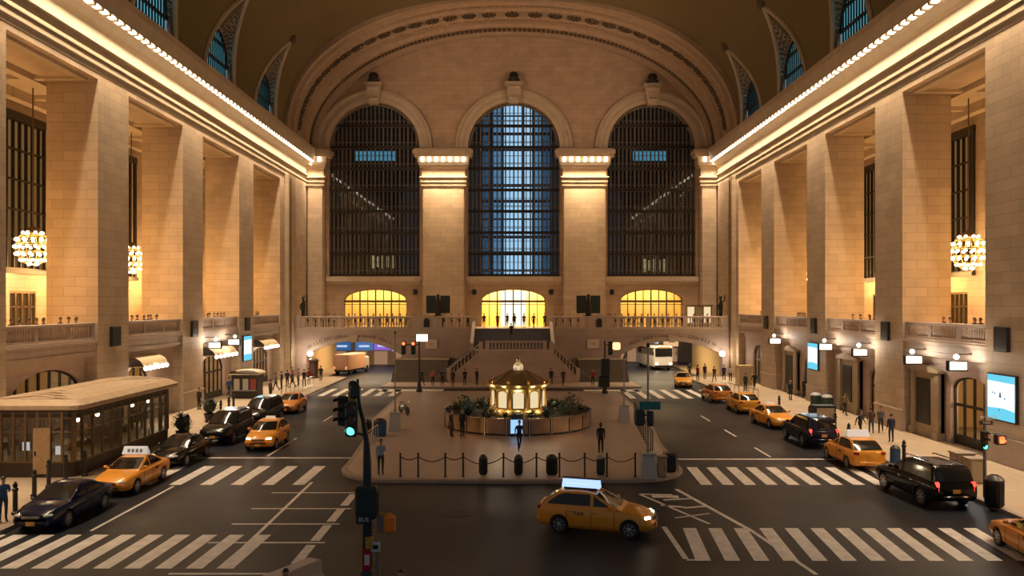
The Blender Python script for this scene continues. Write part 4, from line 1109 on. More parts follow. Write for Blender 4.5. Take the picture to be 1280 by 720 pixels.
# bus in the right underpass and a lorry in the left one
t=thing('bus','white city bus coming through the right underpass','bus',(20.2,106.5,0),.12)
b=MB(); b.cbox((0,4.5,1.75),(2.6,9,2.9),bev=.18); b.build('body',mat('bus_white',(.72,.72,.72),.35,coat=.4),t)
b=MB(); b.cbox((0,-.02,2.35),(2.35,.1,1.15),bev=.04); b.build('windscreen',M['darkglass'],t)
for sx in (-1,1):
    b=MB(); b.cbox((sx*1.31,4.6,2.4),(.04,8,.95)); b.build('side_window',M['darkglass'],t)
    b=MB(); b.tube([(sx*1.2,-.02,3.0),(sx*1.55,-.35,2.9),(sx*1.55,-.4,2.6)],.04,6); b.cbox((sx*1.55,-.4,2.3),(.12,.14,.5),bev=.03); b.build('wing_mirror',M['black'],t)
    b=MB(); b.cbox((sx*.95,-.02,.85),(.3,.08,.2),bev=.03); b.build('headlight',HL_ON,t)
    for yy in (1.6,7.0):
        b=MB(); b.lathe([(.3,-.14),(.48,-.14),(.48,.14),(.3,.14)],(sx*1.15,yy,.48),18,axis='X'); b.build('wheel',mat('tyre_rubber',(.018,.018,.018)),t)
b=MB(); b.cbox((0,-.03,3.02),(1.7,.06,.22)); b.build('destination_sign',emis('sign_amber',(1,.55,.15),.8),t)
b=MB(); b.cbox((0,-.03,.5),(2.5,.14,.3),bev=.05); b.build('bumper',M['black'],t)
t=thing('lorry','pale orange box lorry parked inside the left underpass','lorry',(-20.6,101.5,0),-.25)
b=MB(); b.cbox((0,0,1.55),(2.0,5.2,1.9),bev=.05); b.build('cargo_box',mat('lorry_peach',(.75,.42,.26),.5),t)
b=MB(); b.cbox((0,3.3,1.15),(1.9,1.3,1.7),bev=.15); b.build('cab',mat('lorry_white',(.6,.5,.45),.5),t)
b=MB(); b.cbox((0,.4,.52),(1.5,6.2,.2)); b.build('chassis',M['black'],t)
for sx in (-1,1):
    for yy in (-1.6,3.2):
        b=MB(); b.lathe([(.22,-.12),(.42,-.12),(.42,.12),(.22,.12)],(sx*.85,yy,.42),16,axis='X'); b.build('wheel',mat('tyre_rubber',(.018,.018,.018)),t)
    b=MB(); b.cbox((sx*.8,-2.62,.9),(.22,.05,.3)); b.build('taillight',emis('tail_soft',(1,.25,.12),1.5),t)
# scooter group: parked motorcycle on the plaza's left edge
# ---------------------------------------------------------------- people
SKIN=mat('skin',(.42,.25,.17),.5)
HAIRC=[mat('hair_dark',(.012,.009,.007),.5),mat('hair_brown',(.06,.03,.015),.5),mat('hair_grey',(.25,.24,.23),.5)]
CLO={n:mat('cloth_'+n,c,.8) for n,c in dict(black=(.010,.010,.011),charcoal=(.03,.03,.032),navy=(.010,.016,.05),brown=(.07,.035,.018),grey=(.12,.12,.125),red=(.28,.025,.018),white=(.5,.48,.45),blue=(.03,.08,.22),paleblue=(.24,.33,.45),tan=(.25,.17,.09),denim=(.03,.045,.09),pink=(.45,.15,.13)).items()}
SHOE=mat('shoe_black',(.01,.009,.008),.45)
def skel(pose):
    """joints of a standing figure facing -Y"""
    P={}
    dx=0
    P['armL']=[(-.21,.02,1.17),(-.23,-.04,.93)]; P['armR']=[(.21,.02,1.17),(.23,-.04,.93)]
    P['legL']=[(-.10,-.02,.50),(-.10,.02,.09)]; P['legR']=[(.10,-.02,.50),(.10,.02,.09)]
    P['lean']=0
    if pose=='phone': P['armR']=[(.22,-.03,1.18),(.10,-.26,1.22)]; P['legL']=[(-.11,-.03,.5),(-.12,-.02,.09)]
    if pose=='walk':
        P['legL']=[(-.09,-.16,.53),(-.09,-.28,.10)]; P['legR']=[(.09,.04,.50),(.09,.34,.16)]
        P['armL']=[(-.21,.12,1.18),(-.22,.16,.94)]; P['armR']=[(.21,-.10,1.18),(.20,-.26,.99)]; P['lean']=-.05
    if pose=='stride':
        P['legR']=[(.09,-.20,.54),(.09,-.34,.11)]; P['legL']=[(-.09,.08,.50),(-.09,.42,.19)]
        P['armR']=[(.22,.16,1.19),(.23,.22,.96)]; P['armL']=[(-.21,-.12,1.19),(-.19,-.32,1.03)]; P['lean']=-.07
    if pose=='lean': P['armL']=[(-.24,-.14,1.16),(-.12,-.36,1.10)]; P['armR']=[(.24,-.14,1.16),(.12,-.36,1.10)]; P['lean']=-.14
    if pose=='crossed': P['armL']=[(-.25,-.03,1.16),(.02,-.20,1.20)]; P['armR']=[(.25,-.03,1.16),(-.02,-.23,1.13)]
    return P
def body_mesh(pose):
    P=skel(pose); L=P['lean']; V=[];E=[];R=[];G=[]
    def v(p,r,g,par=None):
        V.append(p); R.append(r if isinstance(r,tuple) else (r,r)); G.append(g)
        if par is not None: E.append((par,len(V)-1))
        return len(V)-1
    pel=v((0,0,.95),(.155,.115),'t'); sp=v((0,L*.3,1.12),(.145,.105),'c',pel); ch=v((0,L*.8,1.33),(.165,.115),'c',sp); nb=v((0,L,1.47),(.07,.065),'c',ch)
    nk=v((0,L-.01,1.53),(.052,.055),'s',nb); h0=v((0,L-.03,1.60),(.066,.08),'s',nk); h1=v((0,L-.03,1.67),(.076,.095),'s',h0); h2=v((0,L-.02,1.735),(.060,.078),'s',h1)
    v((0,L-.145,1.645),.013,'s',h1)
    for e in (-1,1): v((e*.088,L-.015,1.655),.014,'s',h1)
    for nm,e in (('L',-1),('R',1)):
        el,wr=[Vector(p) for p in P['arm'+nm]]; 
        sh=v((e*.165,L*.95,1.415),.068,'c',ch); a=v((e*.20,L*.9,1.36),.060,'c',sh); k=v(tuple(el),.046,'c',a); w=v(tuple(wr),.030,'c',k)
        d=(wr-el).normalized(); pal=wr+d*.06; pm=v(tuple(pal),(.036,.018),'s',w)
        side=d.cross(Vector((1,0,0)) if abs(d.x)<.8 else Vector((0,1,0))).normalized()
        curl=d.cross(side).normalized()*(-e)
        base=v(tuple(pal+d*.03),(.038,.014),'s',pm)
        for q,(o,ln) in enumerate(((-.030,.055),(-.010,.07),(.010,.065),(.030,.05))):
            f1=pal+d*.05+side*o; i1=v(tuple(f1),.0095,'s',base); f2=f1+d*ln*.55+curl*.008; i2=v(tuple(f2),.0088,'s',i1); v(tuple(f2+d*ln*.4+curl*.022),.0078,'s',i2)
        tb=pal-side*.035; i1=v(tuple(tb),.0105,'s',pm); v(tuple(tb+d*.035-side*.018),.009,'s',i1)
        kn,an=[Vector(p) for p in P['leg'+nm]]
        hp=v((e*.095,0,.88),.098,'t',pel); th=v(tuple(Vector((e*.095,0,.88)).lerp(kn,.45)),.082,'t',hp); kk=v(tuple(kn),.060,'t',th); cf=v(tuple(kn.lerp(an,.35)),.060,'t',kk); aa=v(tuple(an),.042,'t',cf)
        hl=v((an.x,an.y+.03,max(.045,an.z-.05)),.04,'b',aa); bl=v((an.x,an.y-.10,max(.036,an.z-.055)),(.043,.034),'b',aa); v((an.x,an.y-.19,max(.028,an.z-.065)),(.034,.026),'b',bl)
    me=bpy.data.meshes.new('body'); me.from_pydata(V,E,[])
    o=link('tmp_person',me); md=o.modifiers.new('s','SKIN'); md.use_smooth_shade=True; md.branch_smoothing=.2
    for i,sv in enumerate(me.skin_vertices[0].data): sv.radius=R[i]; sv.use_root=(i==0)
    o.modifiers.new('u','SUBSURF').levels=1
    dg=bpy.context.evaluated_depsgraph_get(); dg.update(); out=bpy.data.meshes.new_from_object(o.evaluated_get(dg)); bpy.data.objects.remove(o)
    idx={'s':0,'c':1,'t':2,'b':3}; seg=[(Vector(V[a]),Vector(V[c]),G[c]) for a,c in E]
    ids=[]
    for p in out.polygons:
        c=p.center; best=9;g='c'
        for a,c2,gg in seg:
            ab=c2-a; t=max(0,min(1,(c-a).dot(ab)/max(1e-9,ab.length_squared))); dd=(c-a-ab*t).length
            if dd<best: best=dd; g=gg
        ids.append(idx[g])
    out.materials.clear()
    for m in (SKIN,CLO['black'],CLO['charcoal'],SHOE): out.materials.append(m)
    out.polygons.foreach_set('material_index',ids); out.polygons.foreach_set('use_smooth',[True]*len(ids)); out.update()
    return out,L
POSES={p:body_mesh(p) for p in ('stand','phone','walk','stride','lean','crossed')}
def hair_mesh(L,long):
    b=MB(); rows=[]
    for i in range(9):
        t=PI*.62*i/8; r=[]
        for k in range(14):
            a=2*PI*k/14; back=.5+.5*math.sin(a)   # +Y is the back of the head
            tt=t*(.62+.38*back)*(1.25 if long and back>.4 else 1)
            z=.112*math.cos(tt)-(.12*max(0,back-.35)*i/8 if long else 0)
            r.append((.094*math.sin(min(tt,PI*.5))*math.cos(a)+0,L-.02+.112*math.sin(min(tt,PI*.55))*math.sin(a),1.685+z))
        rows.append(r)
    b.grid(rows,closed=True); return b
HM={}
VAR={}
def person(x,y,z,rz,pose,top,bot,label,hair=0,long=False,coat=None,group=None,sc=1.0):
    k=(pose,top,bot)
    if k not in VAR:
        me=POSES[pose][0].copy(); me.materials[1]=CLO[top]; me.materials[2]=CLO[bot]; VAR[k]=me
    t=thing('person',label,'person',(x,y,z),rz,group); L=POSES[pose][1]
    link('body',VAR[k],t)
    hk=(round(L,2),long,hair)
    if hk not in HM: HM[hk]=hair_mesh(L,long).mesh('hair',[HAIRC[hair]],smooth=60)
    link('hair',HM[hk],t)
    fk=('face',round(L,2))
    if fk not in HM:
        b=MB()
        for e in (-1,1): b.sphere((e*.03,L-.118,1.668),.009,6,4)
        b.cbox((0,L-.116,1.60),(.04,.012,.007)); HM[fk]=b.mesh('face',[mat('eye_dark',(.02,.012,.01))])
    link('face',HM[fk],t)
    if coat:
        ck=('coat',coat)
        if ck not in HM:
            b=MB(); rows=[]
            for zz,rx,ry in ((1.12,.165,.125),(.95,.185,.15),(.75,.205,.19),(.52,.225,.23)): rows.append([(rx*math.cos(2*PI*q/14),ry*math.sin(2*PI*q/14),zz) for q in range(14)])
            b.grid(rows,closed=True); HM[ck]=b.mesh('coat_skirt',[CLO[coat]],smooth=50)
        link('coat_skirt',HM[ck],t)
    if sc!=1: t.scale=(sc,sc,sc)
    return t
def pp(px,py,z=.15): return gp(px,py,z)
def P(px,py,rz,pose,top,bot,label,z=.15,**k):
    x,y=pp(px,py,z); return person(x,y,z+.012,rz,pose,top,bot,label,**k)
# plaza
P(649,563,.2,'walk','navy','navy','person in dark blue standing in front of the round metal planter',z=.16)
P(751,567,PI,'stand','black','black','person in black standing alone on the plaza right of the planter',z=.16,long=True)
P(564,546,1.2,'stand','brown','brown','person in a long brown coat at the left end of the planter',z=.16,coat='brown',long=True)
P(578,545,-.6,'stand','black','black','person in black beside the one in the brown coat at the planter',z=.16)
P(476,593,.4,'phone','paleblue','charcoal','person in a pale blue jacket at the plaza corner by the front signal mast',z=.16)
P(566,483,.3,'stand','charcoal','black','person in dark clothes at the foot of the left stair balustrade',z=.14,hair=1)
P(581,482,-.4,'crossed','black','black','person in black at the stair front wall, left of the golden booth roof',z=.14)
P(596,481,.9,'stand','charcoal','navy','person in charcoal at the stair front wall, nearest the golden booth roof on its left',z=.14)
P(689,481,PI,'stand','black','charcoal','person in black at the stair front wall just right of the golden booth roof',z=.14)
P(704,482,.2,'walk','charcoal','black','person in charcoal walking along the stair front wall to the right of the booth',z=.14)
P(741,482,0,'stand','red','black','person in a red jacket before the dark steps right of the stairs',z=.14)
P(541,482,.5,'stand','pink','black','person in a pink jacket before the dark steps left of the stairs',z=.14)
P(553,482,.2,'crossed','navy','black','person in navy before the dark steps left of the stairs, beside the pink jacket',z=.14)
P(527,482,2.4,'walk','black','navy','person in black walking at the left edge of the dark steps',z=.14)
# stair climbers and door crowd on the balcony
for i,(px,yy,pose,top,rz,lab) in enumerate(((605,99.5,'stand','black',.2,'person in black at the left jamb of the bright centre door'),(622,98.2,'walk','charcoal',PI,'person in charcoal at the stair top before the second pane of the centre door'),(643,97.2,'stride','black',PI,'person in black at the stair top in the middle of the bright centre door'),(634,100.5,'walk','brown',0,'person in brown coming out of the bright centre door'),(655,99.3,'stand','red',.3,'person in dark red just right of the middle of the centre door'),(667,98.4,'walk','charcoal',.4,'person in charcoal near the right side of the bright centre door'),(681,99.6,'crossed','black',-.4,'person in black at the right jamb of the bright centre door'))):
    person((px-640)*yy/1000,yy,BF+.012,rz,pose,top,'black',lab)
person(-.1,93.4,4.79,PI,'walk','navy','black','person in navy climbing the upper blue-grey steps')
# right sidewalk
P(988,500,.2,'stand','black','black','person in black standing on the right sidewalk below the narrow blue panel',coat='black',hair=2)
P(1075,547,.6,'walk','charcoal','black','person in charcoal on the right sidewalk, first of the walkers behind the nearest kerb taxi')
P(1089,543,2.8,'stride','brown','denim','person in brown walking away on the right sidewalk behind the nearest kerb taxi')
P(1101,541,-.5,'walk','grey','charcoal','person in grey walking on the right sidewalk by the pier foot')
P(1114,553,PI,'stand','navy','denim','person in navy standing by the blue bin on the right sidewalk')
P(1056,519,.3,'walk','tan','black','person in a tan jacket on the right sidewalk below the second shop cabinet')
P(1024,504,.8,'stand','pink','charcoal','person in pink beside the dark green bins on the right sidewalk')
P(1005,496,-1.2,'phone','charcoal','charcoal','person in charcoal holding a phone by the pier under the narrow blue panel')
for i,(px,py,pose,top,lab) in enumerate(((905,476,'stand','navy','person in navy at the far right kerb corner, by the pale box'),(893,478,'walk','brown','person in brown at the far right kerb beside the underpass globe lamp'),(881,474,'stand','black','person in black under the globe lamp of the right underpass'),(872,476,'phone','red','person in red at the right underpass sidewalk'),(862,473,'walk','charcoal','person in charcoal entering the right underpass sidewalk'),(913,477,'crossed','white','person in white behind the far right barrier'),(932,489,'stand','charcoal','person in charcoal behind the far right barrier'),(943,487,'walk','black','person in black on the far right sidewalk by the barrier end'))):
    P(px,py,random.uniform(-1,1)+(PI if i%3==0 else 0),pose,top,'black',lab)
# left sidewalk
P(286,496,1.0,'walk','blue','charcoal','person in a blue jacket before the arched left entrance with the lit canopy')
P(4,652,.8,'phone','blue','denim','person in blue at the left edge of the picture beside the black bollards')
for i,(px,py,pose,top,lab) in enumerate(((352,486,'stand','black','person in black at the left sidewalk crowd, nearest the newsstand'),(359,484,'crossed','navy','person in navy second from the newsstand in the left crowd'),(366,485,'walk','charcoal','person in charcoal in the left crowd before the downpipe'),(373,482,'stand','tan','person in tan in the left crowd by the corner of the hall'),(380,483,'phone','black','person in black with a phone before the left underpass globe lamp'),(386,481,'stand','red','person in dark red under the left underpass globe lamp'),(345,489,'walk','grey','person in grey walking past the newsstand'),(338,499,'stand','brown','person in brown beside the newsstand counter'),(401,477,'walk','black','person in black stepping out of the left underpass'),(365,479,'stand','pink','person in pink at the back of the left crowd against the wall'))):
    P(px,py,random.uniform(-1,1)+(PI if i%3==1 else 0),pose,top,'black' if i%2 else 'charcoal',lab)
P(249,512,-.4,'stand','charcoal','black','person in charcoal standing by the dark doorway beyond the glass pavilion')
P(357,795,.4,'stand','black','black','person with dark hair cut by the lower edge, left of the pale concrete block',z=0)
P(503,795,-.4,'walk','charcoal','black','person with dark hair cut by the lower edge, right of the signal mast',z=0)
# people along the gallery rails: heads above the balustrades
pk=['black','charcoal','navy','brown','black','grey']
def rail_people(s,ylist,nm,grp):
    for i,y in enumerate(ylist):
        top=pk[(i*7+int(y))%6]; lab='dark-clothed person at the rail of the %s, head above the balustrade'%nm
        person(s*(27.45+.25*random.random()),y,GF+.012,(-PI/2 if s>0 else PI/2)+random.uniform(-.5,.5),random.choice(['stand','phone','crossed']),top,'black',lab,hair=i%2,long=i%3==0,group=grp)
rail_people(-1,[42.5,43.25,44.0,44.75,45.5,46.3,47.1,48.9,49.7,50.5],'first left gallery opening','people at the first left opening')
rail_people(-1,[57.2,58.0,58.8,59.7,60.4,61.3,62.1],'second left gallery opening','people at the second left opening')
rail_people(-1,[69.4,70.2,71.3,72.2,73.0,73.9,74.8,75.6,76.4],'third left gallery opening','people at the third left opening')
rail_people(-1,[83.5,84.6,86.0,87.2],'fourth left gallery opening','people at the fourth left opening')
rail_people(1,[45.4,46.15,46.9,47.65,50.2,51.0],'first right gallery opening','people at the first right opening')
rail_people(1,[59.0,59.8,61.0,61.8,63.2,64.4],'second right gallery opening','people at the second right opening')
rail_people(1,[72.6,73.4,74.2,75.0,75.8,76.6,77.4],'third right gallery opening','people at the third right opening')
rail_people(1,[87.2,88.3],'fourth right gallery opening','people at the fourth right opening')
def balc(xs,nm,grp):
    for i,x in enumerate(xs):
        top=pk[(i*5)%6] if i%6!=4 else 'white'
        lab='person standing behind the balcony balustrade '+nm
        person(x,96.35+.5*((i*37)%5)/5,BF+.012,random.uniform(-.6,.6),('stand','crossed','phone')[i%3],top,'black',lab,hair=i%3,long=i%2==0,group=grp)
balc([-24.6,-23.8,-22.9,-22.1,-21.4,-20.6,-19.7,-19.0,-18.2,-17.4,-16.7,-15.9,-15.1,-14.4,-13.5,-12.7,-11.9],'above the left underpass','people above the left underpass')
balc([-8.2,-7.3,-6.4,-5.3],'just left of the stair top','people left of the stair top')
balc([5.2,6.1,7.0,8.0],'just right of the stair top','people right of the stair top')
balc([11.8,12.5,13.3,14.1,14.8,15.6,16.4,17.2,18.1,18.9,19.8,20.6,22.0,22.8,23.6],'above the right underpass','people above the right underpass')
# ---------------------------------------------------------------- round planter and golden information booth
PCX,PCY,PR=.40,57.6,5.25
t=thing('planter','round planter of curved bronze panels around the golden booth on the plaza','planter',(PCX,PCY,.16))
b=MB(); b.lathe([(PR-.12,.0),(PR-.02,.02),(PR-.02,1.0),(PR-.3,1.02),(PR-.35,.85),(2.55,.85),(2.5,.0)],n=64,cap=False); b.build('soil_bed',mat('planter_soil',(.03,.025,.02),.9),t)
NP=22
for k in range(NP):
    a0=2*PI*(k+.06)/NP; a1=2*PI*(k+.94)/NP
    b=MB(); rows=[]
    for i in range(5):
        a=a0+(a1-a0)*i/4; rows.append([(r*math.cos(a),r*math.sin(a),z) for r,z in ((PR-.02,.12),(PR+.05,.12),(PR+.05,1.1),(PR-.06,1.13))])
    b.grid(rows); b.build('panel',M['steel'],t,smooth=40)
    a=2*PI*k/NP; b=MB(); b.cbox((PR*math.cos(a)+.03*math.cos(a),PR*math.sin(a)+.03*math.sin(a),.6),(.12,.07,1.14),rz=a); b.build('post',M['chrome'],t)
b=MB(); b.lathe([(PR-.1,0.0),(PR+.0,0.0),(PR+.0,.12),(PR-.1,.12)],n=64,cap=False); b.build('kick_plate',M['black'],t)
# plants
rnd=random.Random(11)
def plant(x,y,z,kind,label,grp,h):
    t=thing('bush',label,'plant',(x,y,z),rnd.uniform(0,6.28),grp)
    b=MB(); 
    n=46 if kind!='spiky' else 26
    for i in range(n):
        a=rnd.uniform(0,6.28); el=rnd.uniform(.3,1.35); L=min(h*rnd.uniform(.45,1.0),.62/math.cos(el))
        if kind=='spiky':
            d=Vector((math.cos(a)*math.cos(el),math.sin(a)*math.cos(el),math.sin(el))); e=Vector((-math.sin(a),math.cos(a),0))*.05
            p0=Vector((0,0,.1)); m=p0+d*L*.6; q=p0+d*L+Vector((0,0,-.15*L))
            b.add([p0-e,p0+e,m+e*1.2,m-e*1.2,q],[(0,1,2,3),(3,2,4)])
        else:
            c=Vector((math.cos(a)*math.cos(el),math.sin(a)*math.cos(el),math.sin(el)*1.1))*L*.8; d=Vector((math.cos(a+.5),math.sin(a+.5),rnd.uniform(-.3,.7)))*.30; e=Vector((-math.sin(a),math.cos(a),rnd.uniform(-.3,.3)))*.13
            b.add([c,c+d*.5+e,c+d,c+d*.5-e],[(0,1,2,3)])
    b.build('leaves',M['leaf'] if kind=='round' else M['leafblue'],t,fix=False)
    b=MB()
    for i in range(6):
        a=i; b.tube([(0,0,0),(.2*h*math.cos(a),.2*h*math.sin(a),.4*h),(.42*h*math.cos(a),.42*h*math.sin(a),.7*h)],[.03,.022,.01],5)
    b.build('stem',mat('stem_brown',(.05,.035,.02),.8),t)
for i in range(26):
    a=2*PI*(i+.5)/26; 
    r=3.55+.65*(i%2)
    x,y=PCX+r*math.cos(a),PCY+r*math.sin(a)
    left=math.cos(a)<0
    if abs(math.cos(a))<.38 and math.sin(a)<0: h=.55; lab='low leafy plants in front of the golden booth inside the round planter'; g='low plants before the booth'
    elif math.sin(a)>.55: h=1.0; lab='leafy plants behind the golden booth in the round planter'; g='plants behind the booth'
    else: h=1.15+.3*rnd.random(); lab='tall dark leafy plants in the %s part of the round planter'%('left' if left else 'right'); g='plants %s of the booth'%('left' if left else 'right')
    plant(x,y,1.03,'spiky' if i%3==0 else 'round',lab,g,h*.95)
# booth
t=thing('information_booth','golden round information booth with lit windows and a clock on its roof','booth',(PCX+.05,PCY,.16))
GOLD=M['brass']; NB=10; RB=1.95
b=MB(); b.lathe([(2.35,0.7),(2.4,.8),(2.4,.95),(2.2,1.05),(2.08,1.2),(2.05,1.25)],n=30); b.lathe([(2.2,0),(2.2,.75)],n=30); b.build('base',GOLD,t,smooth=40)
for k in range(NB):
    a=-PI/2+2*PI*(k+.5)/NB
    b=MB(); ca,sa=math.cos(a),math.sin(a)
    b.lathe([(.14,1.2),(.14,1.32),(.09,1.38),(.085,2.5),(.13,2.58),(.15,2.7)],(RB*ca,RB*sa,0),10); b.build('column',GOLD,t,smooth=40)
    a2=-PI/2+2*PI*k/NB; ca,sa=math.cos(a2),math.sin(a2); w=RB*math.tan(PI/NB)-.13
    def loc(u,z,d=0): r=RB*math.cos(PI/NB)+d; return (r*ca-u*sa,r*sa+u*ca,z)
    outer=[(-w,1.22),(w,1.22),(w,2.68),(-w,2.68)]; hole=[(-w+.13,1.35),(w-.13,1.35)]+[((w-.13)*math.cos(PI*i/8),2.30+.22*math.sin(PI*i/8)) for i in range(9)]
    b=MB(); b.holed(outer,[hole],lambda u,z:loc(u,z,.06),lambda u,z:loc(u,z,-.04)); fr=b.build('window_frame',GOLD,t)
    b=MB(); b.prism(hole,lambda u,z:loc(u,z,-.02),lambda u,z:loc(u,z,-.03)); b.build('pane',emis('booth_glow',(1.0,.80,.48),.85),fr)
    b=MB(); b.cbox(loc(0,1.72,.0),(.03,.03,.0+.02)); 
b=MB(); b.lathe([(2.0,2.66),(2.12,2.7),(2.16,2.82),(2.3,2.86),(2.32,2.95),(2.18,3.0)],n=30); b.build('cornice',GOLD,t,smooth=30)
b=MB(); b.lathe([(2.2,2.98),(2.0,3.1),(1.6,3.32),(1.05,3.62),(.55,3.85),(.42,3.9),(0,3.92)],n=NB); 
for k in range(NB):
    a=2*PI*k/NB; b.tube([(r*math.cos(a),r*math.sin(a),z+.02) for r,z in ((2.2,2.98),(2.0,3.1),(1.6,3.32),(1.05,3.62),(.5,3.88))],.035,5)
b.build('roof',mat('tarnished_gold_roof',(.34,.24,.12),.4,metal=.7,noise=.15),t)
for k in range(NB):
    a=-PI/2+2*PI*(k+.5)/NB; b=MB(); b.lathe([(.06,2.95),(.13,3.02),(.06,3.1),(.12,3.2),(.0,3.35)],(2.2*math.cos(a),2.2*math.sin(a),0),8); b.build('finial',GOLD,t,smooth=50)
b=MB(); b.lathe([(.36,3.78),(.42,3.84),(.30,3.95),(.34,4.25),(.26,4.38),(.12,4.45)],n=14); ck=b.build('clock',mat('clock_gold',(.9,.7,.35),.3,metal=.8,emit=(1,.8,.45),estr=.25),t,smooth=40)
b=MB()
for a in (-PI/2,0,PI/2,PI): b.lathe([(.17,-.02),(.19,.0),(.15,.02),(0,.02)],n=14,axis='Z') if 0 else b.sphere((.31*math.cos(a),.31*math.sin(a),4.1),.14,10,6,sc=(.35 if abs(math.cos(a))>.5 else 1,.35 if abs(math.sin(a))>.5 else 1,1))
b.build('clock_face',mat('clock_face_white',(.8,.78,.7),.3,emit=(1,.95,.8),estr=.5),ck)
b=MB(); b.sphere((0,0,4.58),.16,10,8); b.lathe([(.05,4.42),(.03,4.5)],n=8); b.build('ball_finial',M['chrome'],t,smooth=True)
for q in (-1.05,-.5,0,.5,1.05): point('booth_light',(PCX+.05+2.75*math.sin(q*1.1),PCY-2.75*math.cos(q*1.1),2.75),26,(1,.80,.5),.12)
# blue lit info screen at the front of the planter
t=thing('info_screen','small blue lit information screen on the front of the round planter','screen',(PCX-.1,PCY-PR-.13,.16))
b=MB(); b.cbox((0,0,.575),(.9,.08,1.15),bev=.02); b.build('casing',M['black'],t)
b=MB(); b.cbox((0,-.05,.64),(.78,.02,.9)); b.build('screen_face',emis('screen_blue',(.35,.62,1.0),1.1),t)
b=MB(); b.cbox((0,0,1.3),(.7,.1,.28),bev=.03); b.build('header',mat('header_navy',(.03,.05,.12),.4),t)

# ---------------------------------------------------------------- glass pavilion on the left sidewalk
px0,px1,py0,py1,pz=-26.2,-21.75,39.9,51.2,3.75
t=thing('glass_pavilion','bronze and glass pavilion with a tan seamed roof on the left sidewalk','pavilion',((px0+px1)/2,(py0+py1)/2,.15))
hx,hy=(px1-px0)/2,(py1-py0)/2
def rr(d,n=5,r=.7):
    pts=[]
    for cx,cy,a0 in ((hx-r,-hy+r,-PI/2),(hx-r,hy-r,0),(-hx+r,hy-r,PI/2),(-hx+r,-hy+r,PI)):
        for i in range(n): a=a0+PI/2*i/(n-1); pts.append((cx+(r+d)*math.cos(a),cy+(r+d)*math.sin(a)))
    return pts
b=MB(); b.prism(rr(-.02),lambda x,y:(x,y,0),lambda x,y:(x,y,.72)); b.build('plinth',mat('plinth_brown',(.035,.022,.015),.45),t)
b=MB(); b.prism(rr(.03),lambda x,y:(x,y,.72),lambda x,y:(x,y,.80)); b.build('sill',M['bronze'],t)
gl=[]
b=MB(); ring=rr(-.06); rows=[[(x,y,z) for x,y in ring] for z in (.8,3.2)]; b.grid(rows,closed=True); b.build('glazing',M['glass'],t,fix=False)
def posts(x,y,rz=0,w=.12): 
    b=MB(); b.cbox((x,y,2.0),(w,w,2.5),rz=rz); b.build('post',M['bronze'],t)
n=10
for i in range(n+1):
    yy=-hy+.7+(2*hy-1.4)*i/n
    posts(hx-.05,yy); posts(-hx+.05,yy)
for i in range(6):
    xx=-hx+.7+(2*hx-1.4)*i/5; posts(xx,-hy+.05); posts(xx,hy-.05)
for q in (-1,1):
    for r in (-1,1): posts(q*(hx-.24),r*(hy-.24),PI/4,.2)
b=MB()
for z,h in ((2.25,.07),(2.95,.09),(3.2,.1)):
    pts=rr(-.05); b.tube([(x,y,z) for x,y in pts],h/2+.01,6,closed=True)
b.build('transoms',M['bronze'],t)
b=MB(); b.prism(rr(.0),lambda x,y:(x,y,3.0),lambda x,y:(x,y,3.4)); b.build('fascia',mat('fascia_dark',(.02,.016,.012),.4),t)
b=MB(); P0=rr(.35,3,.12); P1=rr(.42,3,.12); rows=[[(x,y,3.38) for x,y in P0],[(x,y,3.45) for x,y in P1],[(x,y,3.62) for x,y in P1],[(x*.86,y*.94,3.86) for x,y in P0],[(x*.3,y*.5,4.02) for x,y in P0],[(x*.01,y*.4,4.04) for x,y in P0]]
b.grid(rows,closed=True)
rf=b.build('roof',M['roofmetal'],t,smooth=20)
b=MB()
for i in range(15):
    yy=-hy+.3+(2*hy-.6)*i/14; b.tube([(hx+.36,yy,3.64),(hx*.84,yy,3.88),(0,yy*.98,4.05),(-hx*.84,yy,3.88),(-hx-.36,yy,3.64)],.05,4)
b.build('roof_seams',M['roofmetal'],rf)
# timber door, papers and things inside
b=MB(); b.cbox((-hx+2.75,-hy+.0,1.32),(.85,.1,2.3),bev=.01); d=b.build('door',M['wood'],t)
b=MB(); b.cbox((-hx+2.45,-hy-.07,1.2),(.05,.06,.22)); b.build('door_handle',M['black'],d)
for xx,zz in ((-hx+1.95,1.55),(-hx+3.6,1.35)):
    b=MB(); b.cbox((xx,-hy+.02,zz),(.36,.03,.42)); b.build('notice',mat('notice_paper',(.55,.68,.8),.5,emit=(.6,.8,1),estr=.25),t)
b=MB(); b.box(-hx+.6,hx-.6,-.1,0,.8,2.95); b.box(-.8,.2,-hy+1.5,hy-1,.8,1.15); b.build('counter',mat('counter_brown',(.10,.065,.04),.5),t)
L=bpy.data.lights.new('pavilion_lamp','AREA'); L.shape='RECTANGLE'; L.size=2; L.size_y=8; L.energy=95; L.color=(1,.74,.42)
lo=bpy.data.objects.new('pavilion_lamp',L); COL.objects.link(lo); lo.location=((px0+px1)/2,(py0+py1)/2,3.1)
for i in range(5):
    b=MB(); b.sphere((hx-.9,-hy+1.8+2.0*i,2.62),.12,8,6); b.build('ceiling_bulb',M['lampwhite'],t)

